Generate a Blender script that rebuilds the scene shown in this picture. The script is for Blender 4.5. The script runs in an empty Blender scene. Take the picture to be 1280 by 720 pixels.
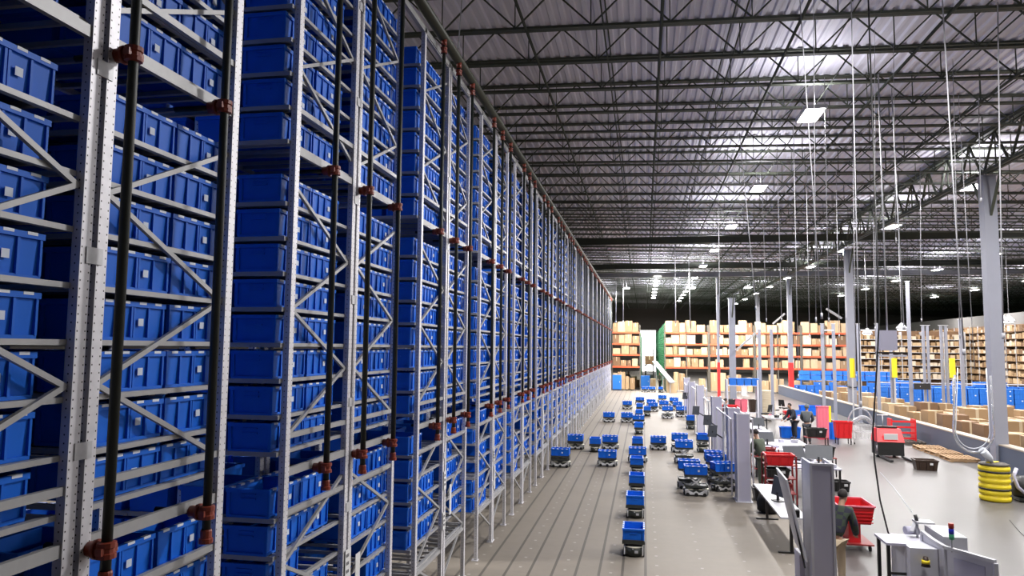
import bpy, math, random
from mathutils import Vector, Matrix
random.seed(7)
S = bpy.context.scene
COL = S.collection
PI = math.pi

# ------------------------------------------------------------------ camera solved from the vanishing points
FPX, CAMH = 888.0, 4.2
_Y = Vector((165, -76, -888.0)).normalized()
_Z = Vector((94, 10522, -888.0)); _Z = (_Z - _Z.dot(_Y) * _Y).normalized()
_X = _Y.cross(_Z)
RW = Matrix((_X, _Y, _Z))
CAM = Vector((0, 0, CAMH))
def ray(px, py): return RW @ Vector((px - 640, 360 - py, -FPX))
def onz(px, py, z=0.0):
    r = ray(px, py); return CAM + r * ((z - CAMH) / r.z)
def ony(px, py, y):
    r = ray(px, py); return CAM + r * (y / r.y)
def onx(px, py, x):
    r = ray(px, py); return CAM + r * (x / r.x)
cd = bpy.data.cameras.new('camera'); cam = bpy.data.objects.new('camera', cd); COL.objects.link(cam)
cd.sensor_width = 36; cd.lens = FPX / 1280 * 36; cd.clip_end = 400; cd.clip_start = 0.05
cam.matrix_world = Matrix.Translation(CAM) @ RW.to_4x4()
S.camera = cam

# ------------------------------------------------------------------ materials
M = {}
def mat(name, col, rough=0.6, metal=0.0, emit=None, estr=0, noise=0.0, nscale=8, trans=0, spec=0.5, bump=0.0):
    m = bpy.data.materials.new(name); m.use_nodes = True
    nt = m.node_tree; b = nt.nodes['Principled BSDF']
    c = (col[0], col[1], col[2], 1)
    b.inputs['Base Color'].default_value = c
    b.inputs['Roughness'].default_value = rough; b.inputs['Metallic'].default_value = metal
    b.inputs['Specular IOR Level'].default_value = spec
    if trans: b.inputs['Transmission Weight'].default_value = trans
    if emit:
        b.inputs['Emission Color'].default_value = (*emit, 1); b.inputs['Emission Strength'].default_value = estr
    if noise or bump:
        tc = nt.nodes.new('ShaderNodeTexCoord'); n = nt.nodes.new('ShaderNodeTexNoise')
        n.inputs['Scale'].default_value = nscale; n.inputs['Detail'].default_value = 4
        nt.links.new(tc.outputs['Object'], n.inputs['Vector'])
        if noise:
            mx = nt.nodes.new('ShaderNodeMix'); mx.data_type = 'RGBA'
            mx.inputs[6].default_value = (*[x * (1 - noise) for x in col], 1)
            mx.inputs[7].default_value = (*[min(1, x * (1 + noise)) for x in col], 1)
            nt.links.new(n.outputs['Fac'], mx.inputs[0]); nt.links.new(mx.outputs[2], b.inputs['Base Color'])
        if bump:
            bp = nt.nodes.new('ShaderNodeBump'); bp.inputs['Strength'].default_value = bump; bp.inputs['Distance'].default_value = .01
            nt.links.new(n.outputs['Fac'], bp.inputs['Height']); nt.links.new(bp.outputs['Normal'], b.inputs['Normal'])
    M[name] = m
    return m
mat('galv', (.52, .52, .54), .45, .25, noise=.14, nscale=25)
mat('beam', (.34, .34, .345), .45, .15, noise=.08, nscale=20)
mat('tote', (.009, .135, .66), .5, spec=.22, noise=.10, nscale=6)
mat('tote_mark', (.72, .76, .84), .6)
mat('tote_label', (.62, .68, .80), .6)
mat('pipe', (.012, .016, .012), .5, noise=.3, nscale=6)
mat('pipe_top', (.035, .036, .020), .5, noise=.3, nscale=6)
mat('coupling', (.21, .032, .014), .45, noise=.25, nscale=30)
mat('roof_steel', (.055, .065, .045), .6, noise=.2, nscale=3)
mat('roof_steel_light', (.30, .31, .31), .6)
mat('column_paint', (.25, .26, .31), .5, noise=.06, nscale=2)
mat('column_red', (.75, .03, .03), .5)
mat('yellow', (.85, .66, .02), .5, noise=.08, nscale=10)
mat('white_paint', (.56, .56, .62), .4, noise=.04, nscale=4)
mat('panel_gray', (.46, .45, .56), .45, noise=.05, nscale=3)
mat('white_plastic', (.46, .46, .49), .35)
mat('black_plastic', (.018, .018, .018), .45)
mat('dark_rubber', (.01, .01, .01), .8)
mat('brown_plastic', (.035, .018, .010), .5)
mat('red_plastic', (.62, .015, .02), .4, noise=.1, nscale=6)
mat('dark_red', (.24, .02, .02), .5)
mat('robot_white', (.72, .72, .72), .4)
mat('robot_dark', (.03, .034, .03), .5)
mat('robot_cream', (.72, .70, .58), .5)
mat('card', (.30, .19, .095), .8, noise=.15, nscale=3)
mat('card_b', (.42, .28, .15), .8, noise=.12, nscale=3)
mat('card_c', (.50, .36, .21), .8, noise=.10, nscale=3)
mat('card_d', (.58, .48, .36), .8, noise=.10, nscale=3)
mat('card_e', (.18, .10, .05), .8, noise=.15, nscale=3)
mat('tape', (.48, .38, .25), .5)
mat('orange_steel', (.60, .09, .03), .5)
mat('rack_green', (.10, .09, .07), .5)
mat('mesh_green', (.04, .20, .09), .6)
mat('wood', (.33, .21, .11), .8, noise=.2, nscale=5)
mat('wood_dark', (.07, .06, .05), .8)
mat('knee_wall', (.085, .105, .15), .6, noise=.08, nscale=2)
mat('ledge', (.36, .31, .25), .7, noise=.08, nscale=4)
mat('wall_pale', (.15, .145, .14), .8, noise=.06, nscale=.4)
mat('wall_dark', (.14, .13, .12), .9)
mat('cable_black', (.01, .01, .01), .5)
mat('cable_white', (.42, .42, .44), .5)
mat('hose', (.72, .76, .82), .25)
mat('clear', (.85, .88, .95), .08, trans=.75)
mat('skin', (.36, .2, .13), .6)
mat('hair', (.015, .011, .01), .8)
mat('jacket_gray', (.085, .095, .10), .85, noise=.15, nscale=12)
mat('jacket_olive', (.06, .075, .05), .85, noise=.2, nscale=12)
mat('pants_beige', (.42, .33, .22), .85)
mat('pants_dark', (.02, .022, .03), .85)
mat('paper', (.62, .62, .62), .7)
mat('ink', (.04, .04, .05), .7)
mat('screen', (.05, .055, .065), .55)
mat('lamp_red', (.32, .03, .02), .3); mat('lamp_blue', (.02, .03, .42), .3); mat('lamp_green', (.05, .3, .16), .3)
mat('lens', (1, 1, 1), .3, emit=(1.0, .98, .96), estr=38)
mat('lens_far', (1, 1, 1), .3, emit=(1.0, .95, .86), estr=30)
mat('fixture', (.7, .7, .7), .4)
mat('daylight', (1, 1, 1), .5, emit=(1, .99, .96), estr=5)
mat('blue_case', (.02, .17, .62), .5)
mat('pinkish', (.72, .16, .22), .5)
mat('kraft_stack', (.62, .53, .38), .8)

def plaid():
    m = bpy.data.materials.new('plaid'); m.use_nodes = True; nt = m.node_tree; b = nt.nodes['Principled BSDF']
    tc = nt.nodes.new('ShaderNodeTexCoord'); w = nt.nodes.new('ShaderNodeTexChecker')
    w.inputs['Scale'].default_value = 9; w.inputs['Color1'].default_value = (.035, .05, .03, 1); w.inputs['Color2'].default_value = (.02, .02, .035, 1)
    nt.links.new(tc.outputs['Object'], w.inputs['Vector']); nt.links.new(w.outputs['Color'], b.inputs['Base Color']); b.inputs['Roughness'].default_value = .9
    M['plaid'] = m
plaid()

def nodes_math(nt, op, a, b=None):
    n = nt.nodes.new('ShaderNodeMath'); n.operation = op
    for i, v in enumerate((a, b)):
        if v is None: continue
        if isinstance(v, (int, float)): n.inputs[i].default_value = v
        else: nt.links.new(v, n.inputs[i])
    return n.outputs[0]

def post_material():                       # galvanised upright with two rows of punched holes
    m = bpy.data.materials.new('perforated_steel'); m.use_nodes = True; nt = m.node_tree; b = nt.nodes['Principled BSDF']
    tc = nt.nodes.new('ShaderNodeTexCoord'); sp = nt.nodes.new('ShaderNodeSeparateXYZ'); nt.links.new(tc.outputs['Object'], sp.inputs[0])
    m1 = lambda op, a, b_=None: nodes_math(nt, op, a, b_)
    zf = m1('ABSOLUTE', m1('SUBTRACT', m1('FRACT', m1('MULTIPLY', sp.outputs[2], 20.0)), .5))
    yf = m1('ABSOLUTE', m1('SUBTRACT', m1('ABSOLUTE', sp.outputs[1]), .030))
    xf = m1('ABSOLUTE', m1('ADD', m1('ADD', sp.outputs[0], .033), 0))
    hz = m1('LESS_THAN', zf, .10); hy = m1('LESS_THAN', yf, .0045); hx = m1('LESS_THAN', xf, .0045)
    hole = m1('MULTIPLY', hz, m1('MAXIMUM', hy, hx))
    n = nt.nodes.new('ShaderNodeTexNoise'); n.inputs['Scale'].default_value = 14; nt.links.new(tc.outputs['Object'], n.inputs['Vector'])
    mx = nt.nodes.new('ShaderNodeMix'); mx.data_type = 'RGBA'
    mx.inputs[6].default_value = (.54, .53, .56, 1); mx.inputs[7].default_value = (.76, .75, .79, 1); nt.links.new(n.outputs['Fac'], mx.inputs[0])
    mh = nt.nodes.new('ShaderNodeMix'); mh.data_type = 'RGBA'; mh.inputs[7].default_value = (.02, .02, .02, 1)
    nt.links.new(hole, mh.inputs[0]); nt.links.new(mx.outputs[2], mh.inputs[6]); nt.links.new(mh.outputs[2], b.inputs['Base Color'])
    b.inputs['Roughness'].default_value = .45; b.inputs['Metallic'].default_value = .25
    M['post'] = m
post_material()

def floor_material():
    m = bpy.data.materials.new('floor_panels'); m.use_nodes = True; nt = m.node_tree; b = nt.nodes['Principled BSDF']
    tc = nt.nodes.new('ShaderNodeTexCoord'); sp = nt.nodes.new('ShaderNodeSeparateXYZ'); nt.links.new(tc.outputs['Object'], sp.inputs[0])
    X, Y = sp.outputs[0], sp.outputs[1]
    m1 = lambda op, a, b_=None: nodes_math(nt, op, a, b_)
    # base colours: panelled aisle (x<3.3), polished slab beyond
    n = nt.nodes.new('ShaderNodeTexNoise'); n.inputs['Scale'].default_value = .6; n.inputs['Detail'].default_value = 6; nt.links.new(tc.outputs['Object'], n.inputs['Vector'])
    n2 = nt.nodes.new('ShaderNodeTexNoise'); n2.inputs['Scale'].default_value = 5; n2.inputs['Detail'].default_value = 6; nt.links.new(tc.outputs['Object'], n2.inputs['Vector'])
    def mixc(fac, a, c):
        k = nt.nodes.new('ShaderNodeMix'); k.data_type = 'RGBA'
        for idx, v in ((0, fac), (6, a), (7, c)):
            if isinstance(v, tuple): k.inputs[idx].default_value = (*v, 1)
            elif isinstance(v, (int, float)): k.inputs[idx].default_value = v
            else: nt.links.new(v, k.inputs[idx])
        return k.outputs[2]
    nn = m1('ADD', m1('MULTIPLY', n.outputs['Fac'], .6), m1('MULTIPLY', n2.outputs['Fac'], .4))
    aisle = mixc(nn, (.160, .139, .112), (.222, .195, .160))
    slab = mixc(nn, (.080, .074, .070), (.102, .095, .091))
    east = m1('GREATER_THAN', X, 3.6)
    # wheel lanes: dark joints running down the aisle, 0.43 m apart
    fx = m1('ABSOLUTE', m1('SUBTRACT', m1('FRACT', m1('ADD', m1('DIVIDE', X, .43), .5)), .5))
    lane = m1('MULTIPLY', m1('LESS_THAN', fx, .06), m1('LESS_THAN', X, .1))
    lane = m1('MULTIPLY', lane, m1('GREATER_THAN', n2.outputs['Fac'], .30))
    fy = m1('ABSOLUTE', m1('SUBTRACT', m1('FRACT', m1('DIVIDE', Y, 1.29)), .5))
    cross = m1('MULTIPLY', m1('LESS_THAN', fy, .012), m1('LESS_THAN', X, 3.3))
    # little white position marks set in a grid
    dx = m1('ABSOLUTE', m1('SUBTRACT', m1('FRACT', m1('DIVIDE', X, .86)), .25))
    dy = m1('ABSOLUTE', m1('SUBTRACT', m1('FRACT', m1('DIVIDE', Y, .645)), .5))
    dot = m1('MULTIPLY', m1('LESS_THAN', dx, .032), m1('LESS_THAN', dy, .05))
    dot = m1('MULTIPLY', dot, m1('MULTIPLY', m1('LESS_THAN', X, 3.2), m1('LESS_THAN', Y, 40)))
    c = mixc(east, aisle, slab)
    c = mixc(m1('MULTIPLY', cross, .28), c, (.16, .14, .12))
    c = mixc(m1('MULTIPLY', lane, .8), c, (.055, .048, .04))
    c = mixc(m1('MULTIPLY', dot, .18), c, (.8, .79, .76))
    nt.links.new(c, b.inputs['Base Color'])
    r = m1('SUBTRACT', .62, m1('MULTIPLY', east, .22)); nt.links.new(r, b.inputs['Roughness'])
    b.inputs['Specular IOR Level'].default_value = .4
    M['floor'] = m
floor_material()

def deck_material():
    m = bpy.data.materials.new('roof_deck'); m.use_nodes = True; nt = m.node_tree; b = nt.nodes['Principled BSDF']
    tc = nt.nodes.new('ShaderNodeTexCoord'); n = nt.nodes.new('ShaderNodeTexNoise'); n.inputs['Scale'].default_value = .5; n.inputs['Detail'].default_value = 3
    mp = nt.nodes.new('ShaderNodeMapping'); mp.inputs['Scale'].default_value = (2.2, .25, 1); nt.links.new(tc.outputs['Object'], mp.inputs[0]); nt.links.new(mp.outputs[0], n.inputs['Vector'])
    mx = nt.nodes.new('ShaderNodeMix'); mx.data_type = 'RGBA'; mx.inputs[6].default_value = (.60, .59, .66, 1); mx.inputs[7].default_value = (.80, .78, .86, 1)
    nt.links.new(n.outputs['Fac'], mx.inputs[0]); nt.links.new(mx.outputs[2], b.inputs['Base Color']); b.inputs['Roughness'].default_value = .55
    M['deck'] = m
deck_material()

# ------------------------------------------------------------------ mesh builder
class MB:
    def __init__(s): s.v = []; s.f = []; s.m = []; s.sm = []
    def quad(s, pts, mi=0, sm=False):
        i = len(s.v); s.v += [tuple(p) for p in pts]; s.f.append(tuple(range(i, i + len(pts)))); s.m.append(mi); s.sm.append(sm)
    def hexa(s, p, mi=0):                  # 8 corners: bottom 4 ccw, top 4 ccw
        i = len(s.v); s.v += [tuple(q) for q in p]
        for f in ((3, 2, 1, 0), (4, 5, 6, 7), (0, 1, 5, 4), (1, 2, 6, 5), (2, 3, 7, 6), (3, 0, 4, 7)):
            s.f.append(tuple(i + k for k in f)); s.m.append(mi); s.sm.append(False)
        return s
    def box(s, x0, x1, y0, y1, z0, z1, mi=0):
        return s.hexa([(x0, y0, z0), (x1, y0, z0), (x1, y1, z0), (x0, y1, z0), (x0, y0, z1), (x1, y0, z1), (x1, y1, z1), (x0, y1, z1)], mi)
    def cb(s, c, d, mi=0, rz=0, taper=1.0):   # centred box, optional turn and bottom taper
        hx, hy, hz = d[0] / 2, d[1] / 2, d[2] / 2; pts = []
        for z, t in ((-hz, taper), (hz, 1)):
            for x, y in ((-hx, -hy), (hx, -hy), (hx, hy), (-hx, hy)):
                x2, y2 = x * t, y * t
                pts.append((c[0] + x2 * math.cos(rz) - y2 * math.sin(rz), c[1] + x2 * math.sin(rz) + y2 * math.cos(rz), c[2] + z))
        return s.hexa(pts, mi)
    def bar(s, a, b, w, h, mi=0, up=(0, 0, 1)):  # rectangular bar between two points
        a = Vector(a); b = Vector(b); d = (b - a).normalized(); up = Vector(up)
        if abs(d.dot(up)) > .98: up = Vector((1, 0, 0))
        sx = d.cross(up).normalized() * w / 2; sz = sx.cross(d).normalized() * h / 2
        return s.hexa([a - sx - sz, a + sx - sz, b + sx - sz, b - sx - sz, a - sx + sz, a + sx + sz, b + sx + sz, b - sx + sz], mi)
    def tube(s, pts, r, n=8, mi=0, caps=True, sm=True):
        P = [Vector(p) for p in pts]; rs = r if isinstance(r, (list, tuple)) else [r] * len(P)
        base = len(s.v); ref = None
        for i, p in enumerate(P):
            d = (P[min(i + 1, len(P) - 1)] - P[max(i - 1, 0)])
            d = d.normalized() if d.length > 1e-9 else Vector((0, 0, 1))
            if ref is None: ref = Vector((0, 0, 1)) if abs(d.z) < .9 else Vector((1, 0, 0))
            a = d.cross(ref); a = a.normalized() if a.length > 1e-6 else Vector((1, 0, 0)); ref = a.cross(d).normalized(); b = ref
            for k in range(n):
                t = 2 * PI * k / n; s.v.append(tuple(p + (a * math.cos(t) + b * math.sin(t)) * rs[i]))
        for i in range(len(P) - 1):
            for k in range(n):
                s.f.append((base + i * n + k, base + i * n + (k + 1) % n, base + (i + 1) * n + (k + 1) % n, base + (i + 1) * n + k)); s.m.append(mi); s.sm.append(sm)
        if caps:
            s.f.append(tuple(base + k for k in reversed(range(n)))); s.m.append(mi); s.sm.append(False)
            s.f.append(tuple(base + (len(P) - 1) * n + k for k in range(n))); s.m.append(mi); s.sm.append(False)
        return s
    def lathe(s, c, prof, n=20, mi=0, sm=True):   # prof: (r, z)
        return s.tube([(c[0], c[1], c[2] + z) for r, z in prof], [max(r, 1e-4) for r, z in prof], n, mi, True, sm) if all(prof[i][1] != prof[i + 1][1] for i in range(len(prof) - 1)) else s._lathe(c, prof, n, mi, sm)
    def _lathe(s, c, prof, n, mi, sm):
        b = len(s.v)
        for r, z in prof:
            for k in range(n):
                t = 2 * PI * k / n; s.v.append((c[0] + max(r, 1e-4) * math.cos(t), c[1] + max(r, 1e-4) * math.sin(t), c[2] + z))
        for i in range(len(prof) - 1):
            for k in range(n):
                s.f.append((b + i * n + k, b + i * n + (k + 1) % n, b + (i + 1) * n + (k + 1) % n, b + (i + 1) * n + k)); s.m.append(mi); s.sm.append(sm)
        s.f.append(tuple(b + k for k in reversed(range(n)))); s.m.append(mi); s.sm.append(False)
        s.f.append(tuple(b + (len(prof) - 1) * n + k for k in range(n))); s.m.append(mi); s.sm.append(False)
        return s
    def mesh(s, name):
        me = bpy.data.meshes.new(name); me.from_pydata(s.v, [], s.f)
        me.polygons.foreach_set('material_index', s.m); me.polygons.foreach_set('use_smooth', s.sm); me.update()
        return me
    def build(s, name, mats, parent=None, loc=None):
        me = s.mesh(name)
        for m in (mats if isinstance(mats, (list, tuple)) else [mats]): me.materials.append(M[m])
        o = bpy.data.objects.new(name, me); COL.objects.link(o)
        if parent: o.parent = parent
        if loc is not None: o.location = loc
        return o

def tag(o, label=None, cat=None, group=None, kind=None):
    if label: o['label'] = label
    if cat: o['category'] = cat
    if group: o['group'] = group
    if kind: o['kind'] = kind
    return o
def empty(name, loc=(0, 0, 0), rz=0):
    o = bpy.data.objects.new(name, None); COL.objects.link(o); o.location = loc; o.rotation_euler = (0, 0, rz); o.empty_display_size = .1
    return o
KIDS = {}
def kids(o):
    if o.name not in KIDS: KIDS[o.name] = list(o.children)
    return KIDS[o.name]
def copy_tree(o, parent=None):
    c = o.copy(); COL.objects.link(c); c.parent = parent
    for ch in kids(o): copy_tree(ch, c)
    return c
ORD = ['first', 'second', 'third', 'fourth', 'fifth', 'sixth', 'seventh', 'eighth', 'ninth', 'tenth', 'eleventh', 'twelfth', 'thirteenth', 'fourteenth', 'fifteenth', 'sixteenth', 'seventeenth', 'eighteenth', 'nineteenth', 'twentieth', 'twenty first', 'twenty second', 'twenty third', 'twenty fourth', 'twenty fifth']

# ================================================================== SETTING
RX = lambda x: -.029 * x                       # roof falls 2.9 % towards the right
YEND = 150
o = MB().box(-30, 62, -14, YEND, -.3, 0).build('floor', 'floor'); tag(o, kind='structure')
# corrugated roof deck
d = MB(); x = -30.0; k = 0
zt = lambda x: 12.83 + RX(x)
while x < 62:
    a, b2, c2, e = x, x + .10, x + .14, x + .26
    hi, lo = .05, 0
    d.quad([(a, -14, zt(a)), (a, YEND, zt(a)), (b2, YEND, zt(b2)), (b2, -14, zt(b2))])
    d.quad([(b2, -14, zt(b2)), (b2, YEND, zt(b2)), (c2, YEND, zt(c2) + hi), (c2, -14, zt(c2) + hi)])
    d.quad([(c2, -14, zt(c2) + hi), (c2, YEND, zt(c2) + hi), (e, YEND, zt(e) + hi), (e, -14, zt(e) + hi)])
    d.quad([(e, -14, zt(e) + hi), (e, YEND, zt(e) + hi), (x + .3, YEND, zt(x + .3)), (x + .3, -14, zt(x + .3))])
    x += .3
d.box(-30, 62, -14, YEND, 13.9, 14.2)
o = d.build('ceiling', 'deck'); tag(o, kind='structure')
for nm, b_ in (('wall_left', (-30.3, -30, -14, YEND, 0, 14)), ('wall_right', (62, 62.3, -14, YEND, 0, 14)), ('wall_rear', (-30, 62, -14.3, -14, 0, 14)), ('wall_far', (-30, 62, YEND, YEND + .3, 0, 14))):
    tag(MB().box(*b_).build(nm, 'wall_dark'), kind='structure')

# low dividing wall on the right with its pale ledge (vertical slots at the column joints)
tag(MB().box(12.62, 12.82, 8, 72, 0, .82).build('wall_low', 'knee_wall'), kind='structure')
tag(MB().box(12.60, 13.02, 8, 72, .82, .87).build('trim_1', 'ledge'), kind='structure')

# ---- roof joists
JY0, JS = 16.5 - 2.1 * 5, 2.1
XA, XB = -16.0, 60.0
def slope_bar(mb, y, dz, w, h, xa=XA, xb=XB):
    mb.bar((xa, y, RX(xa) + dz), (xb, y, RX(xb) + dz), w, h)
tc_ = MB()
for s_ in (-.055, .055): slope_bar(tc_, s_, .98, .09, .055)
tcm = tc_
bc_ = MB()
for s_ in (-.045, .045): slope_bar(bc_, s_, .03, .075, .06)
wb = MB(); px_ = XA
while px_ < XB - 1.85:
    zz = RX(px_)
    wb.bar((px_, 0, zz + .05), (px_ + .925, 0, zz + .95), .035, .035, up=(0, 1, 0))
    wb.bar((px_ + .925, 0, zz + .95), (px_ + 1.85, 0, zz + .03), .035, .035, up=(0, 1, 0))
    wb.bar((px_, 0, zz + .05), (px_, 0, zz + .97), .025, .025)
    px_ += 1.85
jr = empty('roof_joist', (0, JY0, 11.82))
tcm.build('top_chord', 'roof_steel', jr); bc_.build('bottom_chord', 'roof_steel', jr); wb.build('web', 'roof_steel', jr)
nj = int((YEND - JY0 - 1) / JS)
for k in range(nj):
    j = jr if k == 0 else copy_tree(jr)
    j.location.y = JY0 + k * JS
    vis = k - 5
    if vis < 0: tag(j, 'dark open web roof joist overhead, before the topmost one in view', 'joist', 'roof joists')
    elif vis < 12: tag(j, 'dark open web roof joist, %s crossing the ceiling down from the picture top' % ORD[vis], 'joist', 'roof joists')
    else: tag(j, 'dark open web roof joist of the dense far rows above the distant lights', 'joist', 'roof joists')

# ---- joist girders along the columns at x = 12.6, one span each
COLY = [10.6, 29.1, 47.6, 66.1, 84.6, 103.1, 121.6, 140.1]
g = empty('roof_girder', (12.6, 10.6, 0))
t_ = MB()
for s_ in (-.1, .1): t_.box(s_ - .06, s_ + .06, 0, 18.5, 12.20, 12.34)
t_.build('top_chord', 'roof_steel', g)
t_ = MB()
for s_ in (-.09, .09): t_.box(s_ - .05, s_ + .05, .25, 18.25, 10.82, 10.93)
t_.build('bottom_chord', 'roof_steel', g)
t_ = MB(); n_ = 9
for i in range(n_):
    y0 = i * 18.5 / n_; y1 = (i + 1) * 18.5 / n_; ym = (y0 + y1) / 2
    t_.bar((0, y0 + .1, 10.9), (0, ym, 12.22), .07, .07); t_.bar((0, ym, 12.22), (0, y1 - .1, 10.9), .07, .07)
    t_.bar((0, ym, 10.9), (0, ym, 12.22), .04, .04)
t_.build('web', 'roof_steel', g)
gl = ['nearest dark roof girder, running over the top right corner of the picture', 'dark roof girder between the big gray column and the next column', 'dark roof girder between the second and third gray columns']
for i, y in enumerate(COLY[:-1]):
    gg = g if i == 0 else copy_tree(g); gg.location.y = y
    tag(gg, gl[i] if i < 3 else 'dark roof girder far down the column line, beyond the red footed column', 'girder', 'roof girders')
# cross beams far down the roof
for y, z, m_, lab in ((47.4, 11.1, 'roof_steel', 'heavy dark cross beam under the roof, nearest of three'), (60.6, 10.9, 'roof_steel', 'heavy dark cross beam under the roof, middle of three'), (66.3, 10.75, 'roof_steel_light', 'pale cross beam under the roof beyond the two dark ones')):
    mb = MB(); mb.box(-16, 60, y - .1, y + .1, z, z + .05); mb.box(-16, 60, y - .1, y + .1, z + .4, z + .45); mb.box(-16, 60, y - .015, y + .015, z + .05, z + .4)
    tag(mb.build('cross_beam', m_), lab, 'beam')

# ---- sprinkler mains under the joists and bridging rods
for i, x in enumerate((-2.75, .45, 3.55, 6.65, 9.75)):
    z = 11.78 + RX(x)
    mb = MB(); mb.tube([(x, -5, z), (x, 137, z)], .038, 8)
    o = mb.build('roof_pipe', 'roof_steel')
    h_ = MB()
    for k in range(14): h_.tube([(x, 14 + k * 8.4, z), (x, 14 + k * 8.4, z + 1.0)], .012, 5)
    h_.build('hanger_rods', 'roof_steel', o)
    tag(o, '%s dark sprinkler pipe from the racks, running the length of the roof' % ORD[i], 'pipe', 'roof sprinkler pipes')
for i, x in enumerate((-8.5, -6.2, -.9, 2.3, 5.2, 8.2, 11.2, 15, 20, 26, 32)):
    mb = MB()
    for dz in (.02, .96): mb.tube([(x, -5, 11.82 + RX(x) + dz), (x, 137, 11.82 + RX(x) + dz)], .02, 5)
    tag(mb.build('bridging_rod', 'roof_steel'), '%s pair of thin dark bridging rods counted from the left' % ORD[i], 'rod', 'roof bridging rods')

# ---- columns
def column(x, y, w, ztop, label, red=False, guard=False, cat='column'):
    r = empty('steel_column', (x, y, 0)); tag(r, label, cat, 'gray steel columns')
    mb = MB(); t = .05
    mb.box(-w / 2, w / 2, -w / 2, -w / 2 + t, 0, ztop); mb.box(-w / 2, w / 2, w / 2 - t, w / 2, 0, ztop); mb.box(-t / 2, t / 2, -w / 2 + t, w / 2 - t, 0, ztop)
    mb.box(-w / 2, -w / 2 + .03, -w / 2 + t, w / 2 - t, 0, ztop); mb.box(w / 2 - .03, w / 2, -w / 2 + t, w / 2 - t, 0, ztop)
    mb.build('shaft', 'column_paint', r)
    MB().box(-w * .8, w * .8, -w * .8, w * .8, 0, .03).build('base_plate', 'column_paint', r)
    MB().box(-w * .6, w * .6, -w * .6, w * .6, ztop, ztop + .04).build('cap_plate', 'column_paint', r)
    mb = MB()
    for s in (-1, 1): mb.bar((0, s * w * .4, ztop - 1.5), (0, s * 1.1, ztop), .08, .08)
    mb.build('knee_brace', 'roof_steel', r)
    if red:
        mb = MB(); e = w / 2 + .012
        mb.box(-e, e, -e, e, .03, 3.05); mb.build('red_guard', 'column_red', r)
    if guard:
        mb = MB(); e = w / 2 + .03; mb.box(-e, e, -e, -e + .06, 1.0, 2.6); mb.build('yellow_guard', 'yellow', r)
    return r
CW = .44
column(12.72, 29.1, CW, 10.75, 'big gray steel column at the right, rising beside the yellow barrel')
column(13.2, 49.5, CW, 10.75, 'gray steel column with a thin dark strap, second nearest')
column(13.2, 68.9, .38, 10.75, 'gray steel column with a bright red foot, standing by the low wall end', red=True)
column(13.2, 87.5, .38, 10.75, 'far gray steel column between the two slim posts before the box racks')
p = ony(898, 440, 66); column(p.x, 66, .22, 10.6, 'slim steel column with a red foot, leftmost of the two red footed ones', red=True)
p = ony(915.5, 440, 58); column(p.x, 58, .46, 8.2, 'broad gray column in front of the orange racks, left of the red topped unit')
o = MB().tube([(13.2 + .34 * math.cos(t), 49.5 + .34 * math.sin(t), 1.95 + .1 * math.sin(t)) for t in [i * PI / 10 for i in range(21)]], .03, 6).build('strap', 'cable_black')
tag(o, 'thin black strap tied around the second nearest gray column', 'strap')

# ================================================================== CEILING LIGHTS
lf = empty('ceiling_light', (0, 0, 0))
mb = MB(); mb.box(-.26, .26, -.62, .62, .05, .11); mb.box(-.30, .30, -.66, -.62, 0, .11); mb.box(-.30, .30, .62, .66, 0, .11); mb.box(-.30, -.26, -.62, .62, 0, .11); mb.box(.26, .30, -.62, .62, 0, .11)
mb.build('housing', 'fixture', lf)
MB().box(-.25, .25, -.61, .61, .012, .05).build('lens', 'lens', lf)
mb = MB()
for s in (-.5, .5): mb.tube([(0, s, .1), (0, s, .9)], .006, 5)
mb.build('hanger_wire', 'cable_white', lf)
la = bpy.data.lights.new('high_bay', 'AREA'); la.shape = 'RECTANGLE'; la.size = .5; la.size_y = 1.2; la.energy = 640; la.color = (1, .975, .965)
lu = bpy.data.lights.new('high_bay_uplight', 'AREA'); lu.shape = 'RECTANGLE'; lu.size = .5; lu.size_y = 1.2; lu.energy = 80; lu.color = (.96, .95, 1)
lu_far = lu.copy(); lu_far.energy = 170
la2 = bpy.data.lights.new('far_bay', 'AREA'); la2.shape = 'RECTANGLE'; la2.size = .6; la2.size_y = 2.4; la2.energy = 420; la2.color = (1, .93, .80)
spots = []
for k in range(6): spots.append((4.75, 21.1 + 9.5 * k, 10.9, 0, 'main row over the aisle, %s from the camera' % ORD[k]))
for k in range(9): spots.append((13.3, 31.6 + 9.6 * k, 10.9, 0, 'row along the big columns, %s from the camera' % ORD[k]))
for k in range(6): spots.append((23.5, 43.6 + 9.6 * k, 10.8, 0, 'third row beyond the columns, %s from the camera' % ORD[k]))
for k in range(5): spots.append((34, 50 + 10.5 * k, 10.6, 0, 'outermost row by the right shelving, %s from the camera' % ORD[k]))
spots.append((4.75, 11.6, 10.9, 0, 'main row, overhead just outside the view'))
p_ = onz(20, 8, 10.9); spots.append((p_.x, p_.y, 10.9, 0, 'behind the racks, seen at the top left corner')); spots.append((p_.x - .4, p_.y + 2.5, 10.9, 0, 'behind the racks, second at the top left corner'))
for k, y_ in enumerate((5, 14.6, 24.2, 33.9)): spots.append((23.5, y_, 10.8, 0, 'third row, hanging outside the view to the right, %s from the camera' % ORD[k]))
spots.append((13.3, 22.0, 10.9, 0, 'column row, outside the upper right corner'))
for k in range(7): spots.append((1.27, 67.3 + 4.7 * k, 10.9, 1, 'bright far row over the door aisle, %s from the camera' % ORD[k]))
for k in range(5): spots.append((4.85, 79.5 + 5.5 * k, 10.9, 1, 'far end of the main row over the racks, %s from the camera' % ORD[k]))
for k in range(4): spots.append((13.4, 69.3 + 0.1 * k, 10.9, 2, '')) if 0 else None
for k in range(3): spots.append((-5.6, 96 + 9 * k, 10.9, 1, 'far left row behind the tall racks, %s from the camera' % ORD[k]))
spots = [s for s in spots if s]
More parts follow.
